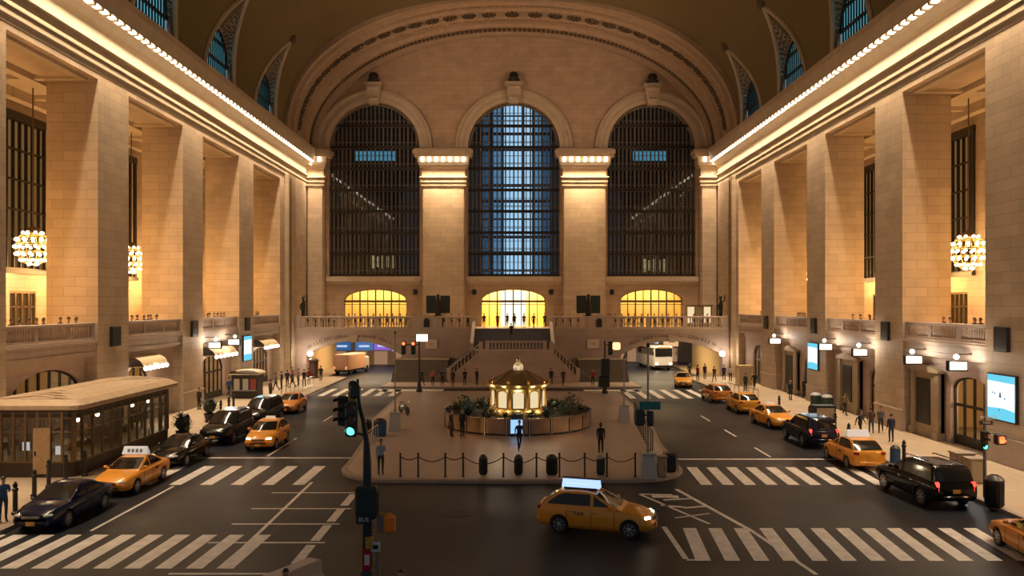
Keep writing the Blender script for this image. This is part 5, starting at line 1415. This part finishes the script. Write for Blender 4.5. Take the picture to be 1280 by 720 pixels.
# ---------------------------------------------------------------- bollards, chains, bins
b=MB(); b.lathe([(.13,0),(.13,.08),(.085,.12),(.08,.82),(.11,.86),(.11,.92),(.06,.96),(.09,1.02),(.07,1.1),(0,1.12)],n=12); BOL=b.mesh('post',[M['black']],smooth=40)
b=MB(); b.sphere((0,0,1.14),.05,8,6); BCAP=b.mesh('knob',[mat('pewter',(.25,.22,.2),.4,metal=.6)],smooth=True)
def bollard(px,py,label,z=.15,sc=1.0,group=None):
    x,y=gp(px,py,z); t=thing('bollard',label,'bollard',(x,y,z),0,group); link('post',BOL,t); link('knob',BCAP,t); t.scale=(sc,sc,sc); return t
for (px,py,l) in ((19,643,'black bollard at the left kerb, nearest the lower left corner'),(43,624,'black bollard at the left kerb beside the bonnet of the dark blue sedan'),(61,609,'black bollard behind the dark blue sedan, before the pavilion corner'),(82,601,'black bollard with a round knob before the pavilion, behind the dark blue sedan roof'),(106,595,'black bollard with a round knob between the pavilion and the roof-board taxi'),(235,543,'black bollard on the left sidewalk beside the pavilion far corner'),(276,522,'black bollard on the left sidewalk above the furthest black car, first of three'),(286,517,'black bollard on the left sidewalk above the furthest black car, second of three'),(292,513,'black bollard on the left sidewalk above the furthest black car, third of three'),
  (974,515,'slim black bollard at the right kerb beyond the camera-facing taxi'),(1012,530,'slim black bollard at the right kerb beside the dark blue car bonnet'),(1044,540,'slim black bollard at the right kerb beside the dark blue car'),(1061,556,'black bollard between the dark blue car and the nearest kerb taxi'),(1130,581,'black bollard beside the blue bin at the right crosswalk')):
    bollard(px,py,l,sc=1.15)
# plaza posts with chains
b=MB(); b.lathe([(.07,0),(.07,.05),(.045,.07),(.045,1.1),(.06,1.13),(.05,1.2),(0,1.22)],n=8); PST=b.mesh('post',[M['black']],smooth=40)
posts_px=[(498,600,'left-hand end'),(518,605,'second'),(554,603,''),(577,603,''),(629,602,''),(672,606,''),(702,606,''),(735,606,''),(764,606,''),(801,606,'')]
prev=None; names=['first','second','third','fourth','fifth','sixth','seventh','eighth','ninth','tenth']
for i,(px,py,_) in enumerate(posts_px):
    x,y=gp(px,py,.16); y=max(y,39.95 if abs(x)<6.2 else y)
    t=thing('chain_post','slim black chain post on the plaza front edge, %s from its left corner'%names[i],'post',(x,y,.16),0,'plaza chain posts'); link('post',PST,t)
    b=MB(); b.lathe([(.035,-.0),(.05,.03),(.035,.06)],(0,0,1.02),8); b.build('ring',M['grey'],t)
    if prev:
        d=Vector((x-prev[0],y-prev[1],0)); c=thing('chain','drooping black chain between the %s and %s posts of the plaza front'%(names[i-1],names[i]),'chain',(prev[0],prev[1],.16),0,'plaza chains')
        b=MB(); L=d.length; nn=int(L/.11)
        pts=[(d.x*f,d.y*f,1.03-.58*min(1,L/3)*(1-(2*f-1)**2)) for f in [q/16 for q in range(17)]]
        b.tube(pts,.022,5)
        for q in range(nn):
            f=(q+.5)/nn; b.sphere((d.x*f,d.y*f,1.03-.58*min(1,L/3)*(1-(2*f-1)**2)),.034,5,4)
        b.build('links',M['black'],c)
    prev=(x,y)
def bin_(px,py,label,col='black',z=.16,h=1.0,r=.28,kind='bin'):
    x,y=gp(px,py,z); t=thing('litter_bin',label,'bin',(x,y,z)); m=M['black'] if col=='black' else CLO.get(col) or mat('bin_'+col,{'green':(.02,.05,.045),'binblue':(.02,.09,.22)}[col],.5)
    b=MB(); b.lathe([(r*.88,0),(r*.9,.05),(r,.1),(r,h*.82)],n=16)
    for k in range(16): a=2*PI*k/16; b.tube([(r*1.01*math.cos(a),r*1.01*math.sin(a),.08),(r*1.01*math.cos(a),r*1.01*math.sin(a),h*.8)],.018,4)
    b.build('body',m,t,smooth=40)
    b=MB(); b.lathe([(r*1.06,h*.8),(r*1.08,h*.86),(r*.7,h*.97),(r*.45,h),(r*.4,h*.94)],n=16); b.build('lid',mat('bin_lid',(.05,.05,.052),.4) if col!='green' else mat('bin_lid_pale',(.35,.36,.36),.4),t,smooth=40)
bin_(690,593,'dark ribbed litter bin on the plaza front behind the chains')
bin_(604,593,'stout black bin between the fourth and fifth chain posts',r=.2)
bin_(648,593,'stout black bin between the fifth and sixth chain posts',r=.2)
bin_(751,593,'stout pale-topped bin by the ninth chain post',r=.2,col='green')
bin_(1020,510,'dark green bin with a pale lid on the right sidewalk, left of the pair',col='green',z=.15,h=1.3,r=.42)
bin_(1034,513,'dark green bin with a pale lid on the right sidewalk, right of the pair',col='green',z=.15,h=1.3,r=.42)
bin_(1119,581,'blue bin at the right crosswalk corner',col='binblue',z=.15,h=1.05,r=.24)
bin_(1243,633,'black litter bin behind the large black car at the right kerb',z=.15,h=1.35,r=.36)
bin_(475,545,'dark blue bin at the left edge of the plaza beside the steel barrier',col='binblue',h=1.15,r=.4)
bin_(459,541,'black bin next to the dark blue bin on the left plaza edge',h=.9,r=.3)
# round-topped black bin with frame at the plaza right corner
x,y=gp(838,590,.16); t=thing('framed_bin','black bin in a pale frame at the right front corner of the plaza','bin',(x,y,.16))
b=MB(); b.cbox((0,0,.5),(.62,.5,.95),bev=.1); b.build('body',M['black'],t)
b=MB(); b.tube([(-.38,-.1,0),(-.38,-.1,1.05),(.38,-.1,1.05),(.38,-.1,0)],.03,6); b.build('frame',M['grey'],t)
# lamp post with a square pale base, right plaza corner
def lamppost(px,py,h,label,z=.16,base=True,col='grey',arm=None,r=.09):
    x,y=gp(px,py,z); t=thing('lamp_post',label,'lamp post',(x,y,z)); m=M['grey'] if col=='grey' else M['black']
    b=MB(); b.lathe([(r,0),(r,1.2),(r*.7,1.5),(r*.55,h)],n=12); b.build('pole',m,t,smooth=40)
    if base: b=MB(); b.prism([(-.42,-.42),(.42,-.42),(.42,.42),(-.42,.42)],lambda a,c:(a,c,0),lambda a,c:(a*.72,c*.72,1.15)); b.cbox((0,0,1.2),(.7,.7,.12),bev=.03); b.build('base',mat('base_pale',(.42,.42,.42),.5),t)
    b=MB(); b.lathe([(r*.6,h),(r*1.1,h+.04),(r*.9,h+.16),(0,h+.22)],n=10); b.build('cap',M['black'],t,smooth=40)
    return t
lp=lamppost(810,597,6.5,'tall plaza post with a pale tapered base and a teal street name plate')
b=MB(); b.cbox((.08,-.12,3.6),(1.05,.05,.40),bev=.01); sg=b.build('street_sign',mat('sign_teal',(.01,.15,.17),.45),lp)

lamppost(780,527,4.6,'tall thin lamp post with a pale base at the right side of the plaza',r=.07)
lamppost(494,538,6.6,'tall thin grey lamp post on the left side of the plaza',r=.07)
# barrier rows
def barrier(x0,y0,x1,y1,n,label,h=1.05,z=.16,m='black',w=.035):
    t=thing('barrier',label,'barrier',(x0,y0,z)); d=Vector((x1-x0,y1-y0,0))
    for i in range(n):
        f=i/(n-1); b=MB(); b.tube([(d.x*f,d.y*f,0),(d.x*f,d.y*f,h)],w,6); b.build('upright',M[m],t)
    b=MB(); b.tube([(0,0,h),(d.x,d.y,h)],w*.9,6); b.tube([(0,0,.15),(d.x,d.y,.15)],w*.7,6); b.build('rail',M[m],t)
a=gp(786,527,.16); c=gp(818,572,.16)
barrier(a[0]+.4,a[1],c[0]-.1,c[1],13,'dark railing of thin uprights along the right edge of the plaza',h=1.5)
a=gp(450,566,.16); c=gp(466,553,.16); barrier(a[0]+.3,a[1],c[0]+.3,c[1],6,'steel railing at the left corner of the plaza by the bins',m='chrome',h=1.1)
a=gp(352,497,.15); c=gp(392,483,.15); barrier(a[0],a[1],c[0],c[1],9,'pale crowd barrier along the far left kerb in front of the crowd',m='chrome',z=.15)
a=gp(902,490,.15); c=gp(948,502,.15); barrier(a[0],a[1],c[0],c[1],9,'pale crowd barrier along the far right kerb',m='chrome',z=.15)
# utility cabinets
def cabinet(px,py,w,d,h,label,name='utility_cabinet',m=None,z=.15):
    x,y=gp(px,py,z); t=thing(name,label,'cabinet',(x,y,z)); m=m or mat('cabinet_tan',(.30,.22,.14),.5)
    b=MB(); b.cbox((0,0,h/2),(w,d,h),bev=.03); b.build('body',m,t)
    b=MB(); b.cbox((0,-d/2-.01,h*.5),(w*.84,.03,h*.84),bev=.01); dr=b.build('door',mat('cabinet_door',(.34,.26,.17),.5),t)
    b=MB(); b.cbox((w*.3,-d/2-.04,h*.5),(.03,.04,.16)); b.build('handle',M['black'],dr)
    b=MB(); b.cbox((0,0,h+.03),(w+.08,d+.08,.07)); b.build('cap',m,t)
cabinet(1203,598,.95,.7,1.25,'tan metal street cabinet at the right kerb, left of the pair')
cabinet(1218,603,.8,.7,1.15,'tan metal street cabinet at the right kerb, right of the pair')
cabinet(930,482,1.6,1.0,2.1,'pale box cabinet by the wall at the far right sidewalk',m=mat('cabinet_pale',(.62,.47,.28),.5))
cabinet(1029,529,1.5,.9,1.25,'dark green box on the right sidewalk beside the dark blue car',m=mat('cabinet_green',(.015,.03,.025),.5))
cabinet(827,596,.45,.4,1.0,'small grey cabinet between the lamp post and the framed bin on the plaza')
cabinet(238,497,1.3,.7,1.5,'dark cabinet against the left wall beyond the pavilion',m=M['black'])
# dark shrubs in tubs on the left sidewalk
for px,py,l in ((228,548,'dark shrub in a tub beside the pavilion far corner'),(262,525,'dark shrub in a tub between the left wall and the black cars')):
    x,y=gp(px,py,.15); t=thing('tub_shrub',l,'plant',(x,y,.15)); b=MB(); b.lathe([(.3,0),(.42,.45),(.46,.5),(.4,.5),(.38,.4)],n=12); b.build('tub',M['black'],t)
    b=MB(); 
    b.sphere((0,0,.98),.46,10,8)
    for i in range(260):
        aa=rnd.uniform(0,6.28); ee=rnd.uniform(-.4,1.5); rr_=rnd.uniform(.38,.62); c=Vector((rr_*math.cos(aa)*math.cos(ee),rr_*math.sin(aa)*math.cos(ee),.95+.62*rr_*math.sin(ee)/.6)); d=Vector((math.cos(aa+1),math.sin(aa+1),rnd.uniform(-.5,.8)))*.24; e=Vector((-math.sin(aa),math.cos(aa),0))*.07
        b.add([c,c+d*.5+e,c+d,c+d*.5-e],[(0,1,2,3)])
    b.build('foliage',mat('shrub_dark',(.015,.025,.016),.6),t,fix=False)
# newsstand far left
x,y=gp(320,497,.15); t=thing('newsstand','small dark newsstand with a pale domed roof on the left sidewalk','newsstand',(x-.8,y,.15))
b=MB(); b.cbox((0,0,1.1),(2.4,1.6,2.2),bev=.03); b.build('body',mat('newsstand_dark',(.035,.028,.032),.5),t)
b=MB(); rows=[[(1.45*math.cos(PI*i/10),yy,2.25+.35*math.sin(PI*i/10)) for i in range(11)] for yy in (-1.0,1.0)]; b.grid(rows); b.cbox((0,0,2.22),(2.9,2.0,.08)); b.build('roof',mat('newsstand_roof',(.62,.48,.32),.5),t)
for q,c in ((-.7,'notice_white'),(.1,'notice_white'),(.8,'notice_red')):
    b=MB(); b.cbox((q,-.82,1.3),(.5,.04,1.0)); b.build('poster',mat(c,(.5,.45,.4) if c=='notice_white' else (.3,.06,.05),.5),t)
b=MB(); b.cbox((0,-.95,.75),(2.3,.35,.1)); b.build('counter',M['grey'],t)
# brown advertising column
x,y=gp(393,481,.15); t=thing('advert_column','brown round advertising column at the mouth of the left underpass','column',(-23.2,93.6,.15))
b=MB(); b.lathe([(.6,0),(.6,.2),(.52,.25),(.52,1.9),(.62,1.95),(.62,2.1),(.3,2.3),(0,2.35)],n=18); b.build('drum',mat('column_brown',(.09,.045,.03),.5),t,smooth=30)
b=MB(); b.cbox((0,-.55,1.1),(.5,.06,1.2)); b.build('poster',mat('poster_plum',(.12,.06,.07),.5),t)

# ---------------------------------------------------------------- signal masts
def sig_head(t,x,y,z,face,on,yellow=False,sc=1.0,name='signal_head'):
    """face: rotation about Z of the lens direction (-Y at 0)"""
    R=Matrix.Rotation(face,3,'Z'); T=lambda p:tuple(Vector((x,y,z))+R@(Vector(p)*sc))
    b=MB(); b.cbox(T((0,0,0)),(.36*sc,.24*sc,1.05*sc),rz=face,bev=.05*sc); h=b.build(name,mat('signal_yellow',(.45,.26,.03),.5) if yellow else mat('signal_green_black',(.012,.03,.026),.45),t)
    for i,(dz,c) in enumerate(((.34,'red'),(0,'amber'),(-.34,'green'))):
        b=MB(); pts=[]
        n=12; vs=[T((.125*math.cos(2*PI*k/n),-.128,dz+.125*math.sin(2*PI*k/n))) for k in range(n)]; b.add(vs,[tuple(range(n))])
        off={'red':(.12,.01,.008),'amber':(.10,.05,.005),'green':(.004,.06,.045)}[c]
        m=M['greenlamp'] if (c=='green' and on=='green') else (M['redlamp'] if (c=='red' and on=='red') else mat('lens_'+c,off,.2))
        b.build('lens',m,h)
        b=MB(); rows=[]
        for k in range(9):
            a=PI*k/8; rows.append([T((.145*math.cos(a),yy,dz+.145*math.sin(a))) for yy in (-.12,-.34)])
        b.grid(rows); b.build('visor',M['black'],h,fix=False)
    return h
def flat_text(name,txt,size,loc,rot,m,parent=None,align='CENTER'):
    cu=bpy.data.curves.new(name,'FONT'); cu.body=txt; cu.size=size; cu.align_x=align; cu.align_y='CENTER'; cu.extrude=.004
    o=bpy.data.objects.new('tmp_txt',cu); COL.objects.link(o); dg=bpy.context.evaluated_depsgraph_get(); dg.update(); me=bpy.data.meshes.new_from_object(o.evaluated_get(dg)); bpy.data.objects.remove(o)
    me.materials.clear(); me.materials.append(m); q=link(name,me,parent,loc); q.rotation_euler=rot; return q
# foreground mast (stands just below the picture)
YM=23.0; mx=lambda px:(px-640)*YM/1000; mz=lambda py:CAMZ-(py-380)*YM/1000
bx=mx(459)
t=thing('signal_mast','dark green curved signal mast in the foreground carrying traffic signals and small signs','traffic signal',(bx,YM,0))
lx=lambda px:mx(px)-bx
b=MB(); b.tube([(0,0,0),(lx(459),0,mz(640)),(lx(459),0,mz(575)),(lx(458),0,mz(550)),(lx(454),.0,mz(525)),(lx(449),0,mz(505)),(lx(447),0,mz(486)),(lx(447),0,mz(474))],[.16,.14,.12,.085,.07,.055,.045,.04],12); b.build('pole',mat('mast_green',(.010,.022,.020),.4),t,smooth=50)
b=MB(); b.lathe([(.36,0),(.36,.15),(.26,.3),(.22,1.1),(.17,1.2)],n=12); b.build('base',mat('mast_green',(.01,.02,.02)),t,smooth=40)
sig_head(t,lx(442),-.3,mz(522),.0,'green',sc=.95)
sig_head(t,lx(428),.05,mz(514),-.55,None,sc=.82)
b=MB(); b.prism([(-.12,.5),(.14,.55),(.10,-.1),(-.04,-.42)],lambda a,z:(lx(440)+a,-.02,mz(512)+z),lambda a,z:(lx(440)+a,.05,mz(512)+z)); b.build('back_plate',mat('signal_yellow',(.45,.26,.03)),t)
b=MB(); b.tube([(lx(459),0,mz(545)),(lx(446),-.1,mz(540)),(lx(438),-.1,mz(540))],.035,6); b.build('bracket',mat('mast_green',(.01,.02,.02)),t)
b=MB(); b.tube([(lx(452),0,mz(512)),(lx(430),-.05,mz(508))],.03,6); b.build('bracket',mat('mast_green',(.01,.02,.02)),t)
b=MB(); b.cbox((lx(444),0,mz(490)),(.3,.3,.35),bev=.05); b.cbox((lx(440),.1,mz(483)),(.22,.25,.3),bev=.05); b.build('mast_head_box',mat('mast_green',(.01,.02,.02)),t)
b=MB(); b.cbox((lx(459),-.14,mz(626)),(.62,.34,.95),bev=.06); b.build('control_box',mat('mast_green',(.01,.02,.02)),t)
b=MB(); b.cbox((lx(471),-.1,mz(628)),(.14,.2,.7),bev=.03); b.build('side_box',M['black'],t)
b=MB(); b.cbox((lx(457),-.30,mz(646)),(.44,.03,.26),bev=.01); sg=b.build('street_plate',M['black'],t)
flat_text('plate_lettering','BUS',.17,(lx(457),-.325,mz(646)),(PI/2,0,0),mat('letter_white',(.6,.6,.6),.5),sg)
b=MB(); b.tube([(0,0,mz(640)),(lx(478),-.05,mz(642)),(lx(488),-.05,mz(642))],.03,6); b.tube([(0,0,mz(662)),(lx(478),-.05,mz(664)),(lx(488),-.05,mz(664))],.03,6); b.build('pedestrian_bracket',mat('signal_yellow',(.45,.26,.03)),t)
b=MB(); b.cbox((lx(486),-.05,mz(653)),(.34,.42,.50),rz=.5,bev=.06); ph=b.build('pedestrian_signal',mat('signal_orange',(.78,.22,.02),.45),t)
b=MB(); b.cbox((lx(477),-.12,mz(653)),(.25,.06,.42),rz=.2); b.build('signal_visor',mat('visor_grey',(.16,.14,.14),.6),ph)
b=MB(); b.cbox((lx(463),-.16,mz(676)),(.2,.2,.3)); b.build('yellow_clamp',mat('signal_yellow',(.45,.26,.03)),t)
b=MB(); b.cbox((lx(471),-.2,mz(681)),(.28,.03,.28),bev=.01); sg=b.build('small_sign',mat('sign_pale',(.55,.55,.52),.5),t)
b=MB(); b.cbox((lx(471),-.22,mz(681)),(.15,.02,.12),bev=.01); b.build('sign_symbol',M['black'],sg)
b=MB(); b.tube([(lx(474),-.15,mz(684)),(lx(474),-.15,.05)],.045,8); b.build('conduit',M['grey'],t)
b=MB(); b.cbox((lx(460),-.20,mz(697)),(.26,.03,.62),bev=.01); sg=b.build('red_sign',mat('sign_red',(.35,.01,.03),.45),t)
b=MB(); b.cbox((lx(460.5),-.225,mz(697)),(.15,.02,.3),bev=.05); b.build('sign_patch',mat('sign_patch_white',(.6,.55,.52),.5),sg)
# right kerb signal
x,y=gp(1231,622,.15); t=thing('signal_mast','slim grey signal post with green light and red hand at the right kerb','traffic signal',(x,y,.15))
b=MB(); b.tube([(0,0,0),(0,0,5.0)],[.08,.06],10); b.build('pole',M['grey'],t,smooth=40)
zr=lambda py:CAMZ-.15-(py-380)*y/1000
sig_head(t,-.12,-.16,zr(555)+.2,0,'green',sc=.82)
b=MB(); b.cbox((.62,-.1,zr(549)),(.46,.3,.46),bev=.05); ph=b.build('pedestrian_signal',M['black'],t)
b=MB(); 
for q in range(4): b.cbox((.53+.06*q,-.26,zr(549)+.07),(.035,.02,.17 if q in(1,2) else .13))
b.cbox((.62,-.26,zr(549)-.07),(.22,.02,.14)); b.cbox((.76,-.26,zr(549)-.03),(.04,.02,.12),ry=-.5); b.build('red_hand',M['redlamp'],ph)
b=MB(); b.tube([(0,0,zr(541)),(.62,-.05,zr(541))],.03,6); b.build('arm',M['grey'],t)
b=MB(); b.cbox((0,-.1,zr(528)),(.6,.04,.2),bev=.01); sg=b.build('street_sign',mat('sign_dark',(.03,.03,.03),.5),t)
flat_text('sign_lettering','TAXI',.15,(0,-.125,zr(528)),(PI/2,0,0),mat('letter_white',(.6,.6,.6)),sg)
point('red_glow',(x+.62,y-.6,zr(549)+.15),14,(1,.12,.05),.1)
# far plaza signal posts
def far_signal(px,py,h,label,heads,z=.15):
    x,y=gp(px,py,z); t=thing('signal_mast',label,'traffic signal',(x,y,z)); b=MB(); b.tube([(0,0,0),(0,0,h)],[.12,.07],8); b.build('pole',M['black'],t,smooth=40)
    b=MB(); b.lathe([(.3,0),(.3,.2),(.2,.4),(.16,1.0)],n=10); b.build('base',M['black'],t)
    for dx,dz,on in heads:
        sig_head(t,dx,-.2,dz,0,on,sc=1.25); b=MB(); b.tube([(0,0,dz+.3),(dx,-.1,dz+.3)],.05,6); b.build('arm',M['black'],t)
    return t
far_signal(524,490,5.0,'black signal post with two red lights at the far left of the plaza',[(-.55,4.35,'red'),(-1.5,4.35,'red')])
t=far_signal(756,492,5.1,'black signal post with boxes at the far right of the plaza',[(.5,4.4,None)])
b=MB(); b.cbox((0,-.3,2.6),(.9,.5,1.6),bev=.08); b.cbox((-.1,-.2,1.2),(1.1,.6,1.1),bev=.1); b.build('equipment_box',M['black'],t)
b=MB(); b.cbox((1.1,-.2,4.6),(.7,.5,.7),bev=.1); b.build('amber_lantern',emis('lantern_amber',(1,.62,.25),2.2),t)
flat_text('sign_lettering','W 42 ST',.22,(.08,-.155,3.6),(PI/2,0,0),mat('letter_white',(.6,.6,.6)),sg)
b=MB(); b.cbox((-.42,0,3.0),(.5,.4,.8),bev=.08); b.cbox((.1,-.05,2.95),(.34,.3,.75),bev=.06); b.tube([(0,0,3.1),(-.42,0,3.1)],.04,6); b.build('signal_back',mat('sign_black_teal',(.01,.03,.035),.5),lp)
# motorcycle at the far left of the plaza
x,y=gp(505,518,.16); t=thing('motorcycle','parked motorcycle by the left edge of the plaza','motorcycle',(x,y,.16),.5)
for q in (-.7,.7):
    b=MB(); b.lathe([(.22,-.06),(.33,-.05),(.35,0),(.33,.05),(.22,.06)],(0,q,.35),18,axis='X'); w=b.build('wheel',mat('tyre_rubber',(.018,.018,.018)),t)
    b=MB(); b.lathe([(.22,-.03),(.22,.03),(.04,.04),(.04,-.04)],(0,q,.35),18,axis='X'); b.build('rim',M['chrome'],w)
b=MB(); b.cbox((0,.1,.55),(.3,.75,.4),bev=.08); b.sphere((0,-.15,.85),.24,10,8,sc=(.7,1.3,.6)); b.tube([(0,-.7,.35),(0,-.45,.95)],.04,6); b.tube([(0,.7,.35),(0,.2,.6)],.05,6); b.build('body',mat('bike_paint',(.25,.25,.26),.3,coat=.5),t,smooth=50)
b=MB(); b.cbox((0,.4,.86),(.28,.7,.12),bev=.05); b.build('seat',M['black'],t); b=MB(); b.tube([(-.38,-.32,1.02),(0,-.45,.98),(.38,-.32,1.02)],.025,6); b.build('handlebar',M['chrome'],t); b=MB(); b.sphere((0,-.6,.86),.1,10,8); b.build('headlight',M['white'],t)
# signs on the balcony wall
for x,z,w,h,lab,m in ((-10.75,4.75,1.35,.85,'rounded lit white sign hung below the balcony, left of the stairs',M['signwhite']),(-9.65,4.0,1.45,1.15,'square pale sign on the balcony wall left of the stairs',mat('sign_cream',(.72,.60,.52),.5)),(9.7,4.05,1.45,1.15,'square pale sign on the balcony wall right of the stairs',mat('sign_cream',(.72,.60,.52),.5))):
    t=thing('wall_sign',lab,'sign',(x,YF-.03,z)); b=MB(); b.cbox((0,-.05,0),(w+.08,.1,h+.08),bev=.03); b.build('frame',M['bronze'],t); b=MB(); b.cbox((0,-.105,0),(w,.02,h),bev=.008); f=b.build('face',m,t)
    b=MB(); b.cbox((0,-.12,.05),(w*.45,.01,.06)); b.cbox((0,-.12,-.08),(w*.3,.01,.05)); b.build('sign_lines',mat('sign_ink',(.3,.2,.2),.5),f)
# inscriptions over the arches
INK=mat('inscription_ink',(.06,.035,.025),.7)
def arch_text(txt,x0,x1,zs,zt,f0,f1,label):
    p=seg_arch(x0,x1,zs,zt,60)[::-1]; t=thing('inscription',label,'lettering',((x0+x1)/2,YF-.02,3.5))
    n=len(txt)
    for i,ch in enumerate(txt):
        if ch==' ': continue
        f=f0+(f1-f0)*i/(n-1); k=min(59,int(f*60)); a=Vector((p[k][0],p[k][1])); c=Vector((p[k+1][0],p[k+1][1])); d=(c-a).normalized()
        pos=a+Vector((-d.y,d.x))*.22
        flat_text('letter',ch,.55,(pos.x-(x0+x1)/2,0,pos.y-3.5),(PI/2,-math.atan2(d.y,d.x),0),INK,t)
arch_text('WILGEN THE',TL[0],TL[1],3.2,4.85,.06,.42,'carved inscription following the left half of the left arch')
arch_text('VANDER HALL',TL[0],TL[1],3.2,4.85,.55,.88,'carved inscription following the right half of the left arch')
arch_text('MEN MEETING',TR[0],TR[1],3.2,4.85,.12,.45,'carved inscription following the left half of the right arch')
arch_text('TO GENVIEW',TR[0],TR[1],3.2,4.85,.56,.90,'carved inscription following the right half of the right arch')
# statuettes at the hall corners
for s,y in ((-1,93.0),(1,94.0)):
    t=thing('bronze_statue','slim dark bronze statue standing at the %s rear corner of the gallery'%SN[s],'statue',(s*25.2,96.6,BF))
    b=MB(); b.lathe([(.35,0),(.35,.5),(.22,.6),(.2,1.5)],n=10); b.build('plinth',M['dark'],t)
    b=MB(); b.tube([(0,0,1.5),(.02,0,2.2),(0,0,2.9),(.03,0,3.3),(0,0,3.55)],[.22,.25,.28,.12,.16],8); b.sphere((0,0,3.75),.2,8,6); b.tube([(.1,0,3.1),(.45,-.1,3.4),(.4,-.1,4.0)],.08,6); b.tube([(-.1,0,3.1),(-.4,-.1,2.7),(-.25,-.2,2.3)],.08,6); b.build('figure',M['dark'],t,smooth=50)
# glass counter booth on the right balcony
t=thing('ticket_booth','small lit glass booth on the balcony right of the right arched door','booth',(22.9,98.6,BF))
b=MB(); b.cbox((0,0,2.75),(3.3,1.6,.18)); b.build('roof',M['bronze'],t)
for q in (-1.5,-.5,.5,1.5): b=MB(); b.cbox((q,-.7,1.35),(.12,.12,2.7)); b.build('post',M['bronze'],t)
b=MB(); b.cbox((-1,-.6,1.6),(.85,.05,2.0)); b.cbox((1,-.6,1.6),(.85,.05,2.0)); b.build('lit_panel',emis('booth_panel',(1,.78,.45),.9),t)
b=MB(); b.cbox((0,.5,1.3),(3.1,.1,2.6)); b.build('rear_panel',mat('booth_rear',(.4,.28,.15),.5),t)
# buildings beyond the underpasses and the tall window
t=thing('storefront','shop front with a dark blue sign band seen through the left underpass','building',(-19.0,116,0))
b=MB(); b.box(-9,9,0,4,0,9); b.build('wall',mat('storefront_wall',(.35,.27,.2),.7),t)
for q,c,z in ((-5.6,(.05,.16,.38),2.7),(-2.4,(.10,.22,.50),2.7),(.3,(.35,.18,.80),2.75),(2.9,(.70,.62,1.0),2.6),(5.4,(.10,.40,.62),2.5)):
    b=MB(); b.cbox((q,-.15,z),(2.5,.25,1.2),bev=.03); b.build('sign_panel',emis('sign_%d'%int(q*10+99),c,.75),t)
    b=MB(); b.cbox((q,-.29,z),(1.5,.02,.3)); b.build('sign_strip',emis('sign_strip_pale',(.6,.7,1.0),.9),t)
for q in (-6,-3,0,3,6):
    b=MB(); b.cbox((q,-.05,1.0),(1.9,.1,1.9)); b.build('shop_window',emis('shop_win',(.9,.5,.28),.35),t)
t=thing('storefront','pinkish lit shop front seen through the right underpass','building',(19.0,121,0))
b=MB(); b.box(-9,9,0,4,0,9); b.build('wall',mat('storefront_wall',(.35,.27,.2)),t)
for q,c in ((-5.5,(1,.25,.12)),(-3,(1,.40,.25)),(-.6,(.75,.8,.9)),(2,(.8,.85,.9)),(5,(1,.6,.3))):
    b=MB(); b.cbox((q,-.15,2.9),(2.2,.25,1.0),bev=.03); b.build('sign_panel',emis('signr_%d'%int(q*10+99),c,.8),t)
    b=MB(); b.cbox((q,-.05,1.1),(1.9,.1,2.0)); b.build('shop_window',emis('shop_win',(.9,.5,.28),.35),t)
t=thing('office_tower','blue lit office tower seen through the middle tall window','building',(.5,128,0))
b=MB(); b.box(-7.5,7.5,.1,6,0,60); b.build('wall',mat('tower_wall',(.03,.05,.08),.5),t)
rnd2=random.Random(5)
for i in range(13):
    z=10+2.75*i
    for q,(w,mm) in enumerate(((1.15,'d'),(1.2,'m'),(2.9,'b'),(1.2,'b'),(1.1,'m'),(1.0,'d'))):
        x=[-4.6,-2.9,-.35,2.1,3.6,5.0][q]
        b=MB(); b.cbox((x,0,z),(w,.12,2.45 if i%3 else 2.0)); b.build('lit_window',{'d':M['bluedim'],'m':emis('mid_blue_window',(.14,.38,.62),.8),'b':emis('bright_blue_window',(.50,.76,1.0),1.35+.3*(i%2))}[mm],t)
for x,nm,rng in ((-20.8,'left',(-4.0,2.4)),(21.8,'right',(-2.6,2.6))):
    t=thing('office_block','dark office block with one lit blue strip behind the %s tall window'%nm,'building',(x,127,0))
    b=MB(); b.box(-8,8,.1,6,0,50); b.build('wall',mat('block_wall',(.012,.012,.012),.8),t)
    b=MB(); b.cbox(((rng[0]+rng[1])/2,0,32.3),(rng[1]-rng[0],.12,1.5)); b.build('lit_strip',emis('teal_strip',(.12,.42,.60),.75),t)
    for q in range(5): b=MB(); b.cbox((-1.2+.75*q+(0 if nm=='left' else .5),0,15.5 if nm=='left' else 14.9),(.4,.1,1.7 if q%2 else 2.1)); b.build('lit_window',emis('warm_office',(.85,.62,.30),.5 if nm=='left' else .12),t)
# manholes, planter box at the lower edge
x,y=gp(571,642); b=MB(); b.lathe([(.62,.0),(.62,.012),(.5,.014),(.5,.008),(0,.008)],(0,0,0),24); o=b.build('manhole_cover',mat('iron',(.03,.028,.027),.5,metal=.5),None,loc=(x,y,.001)); tag(o,'round iron manhole cover in the asphalt before the plaza','manhole cover')
# box of a truck or bench at the lower edge
x,y=gp(385,722); t=thing('concrete_barrier','pale long concrete block cut by the lower edge, left of the signal mast','barrier',(-7.0,24.0,0),-.50)
b=MB(); b.prism([(-.42,0),(.42,0),(.42,.18),(.26,.35),(.26,.72),(-.26,.72),(-.26,.35),(-.42,.18)],lambda a,z:(a,-1.6,z),lambda a,z:(a,1.6,z)); b.build('block',mat('pale_concrete',(.45,.38,.32),.7,noise=.1),t)
b=MB(); b.cbox((0,0,.73),(.44,3.0,.03)); b.build('cap',mat('pale_cap',(.62,.53,.46),.6),t)
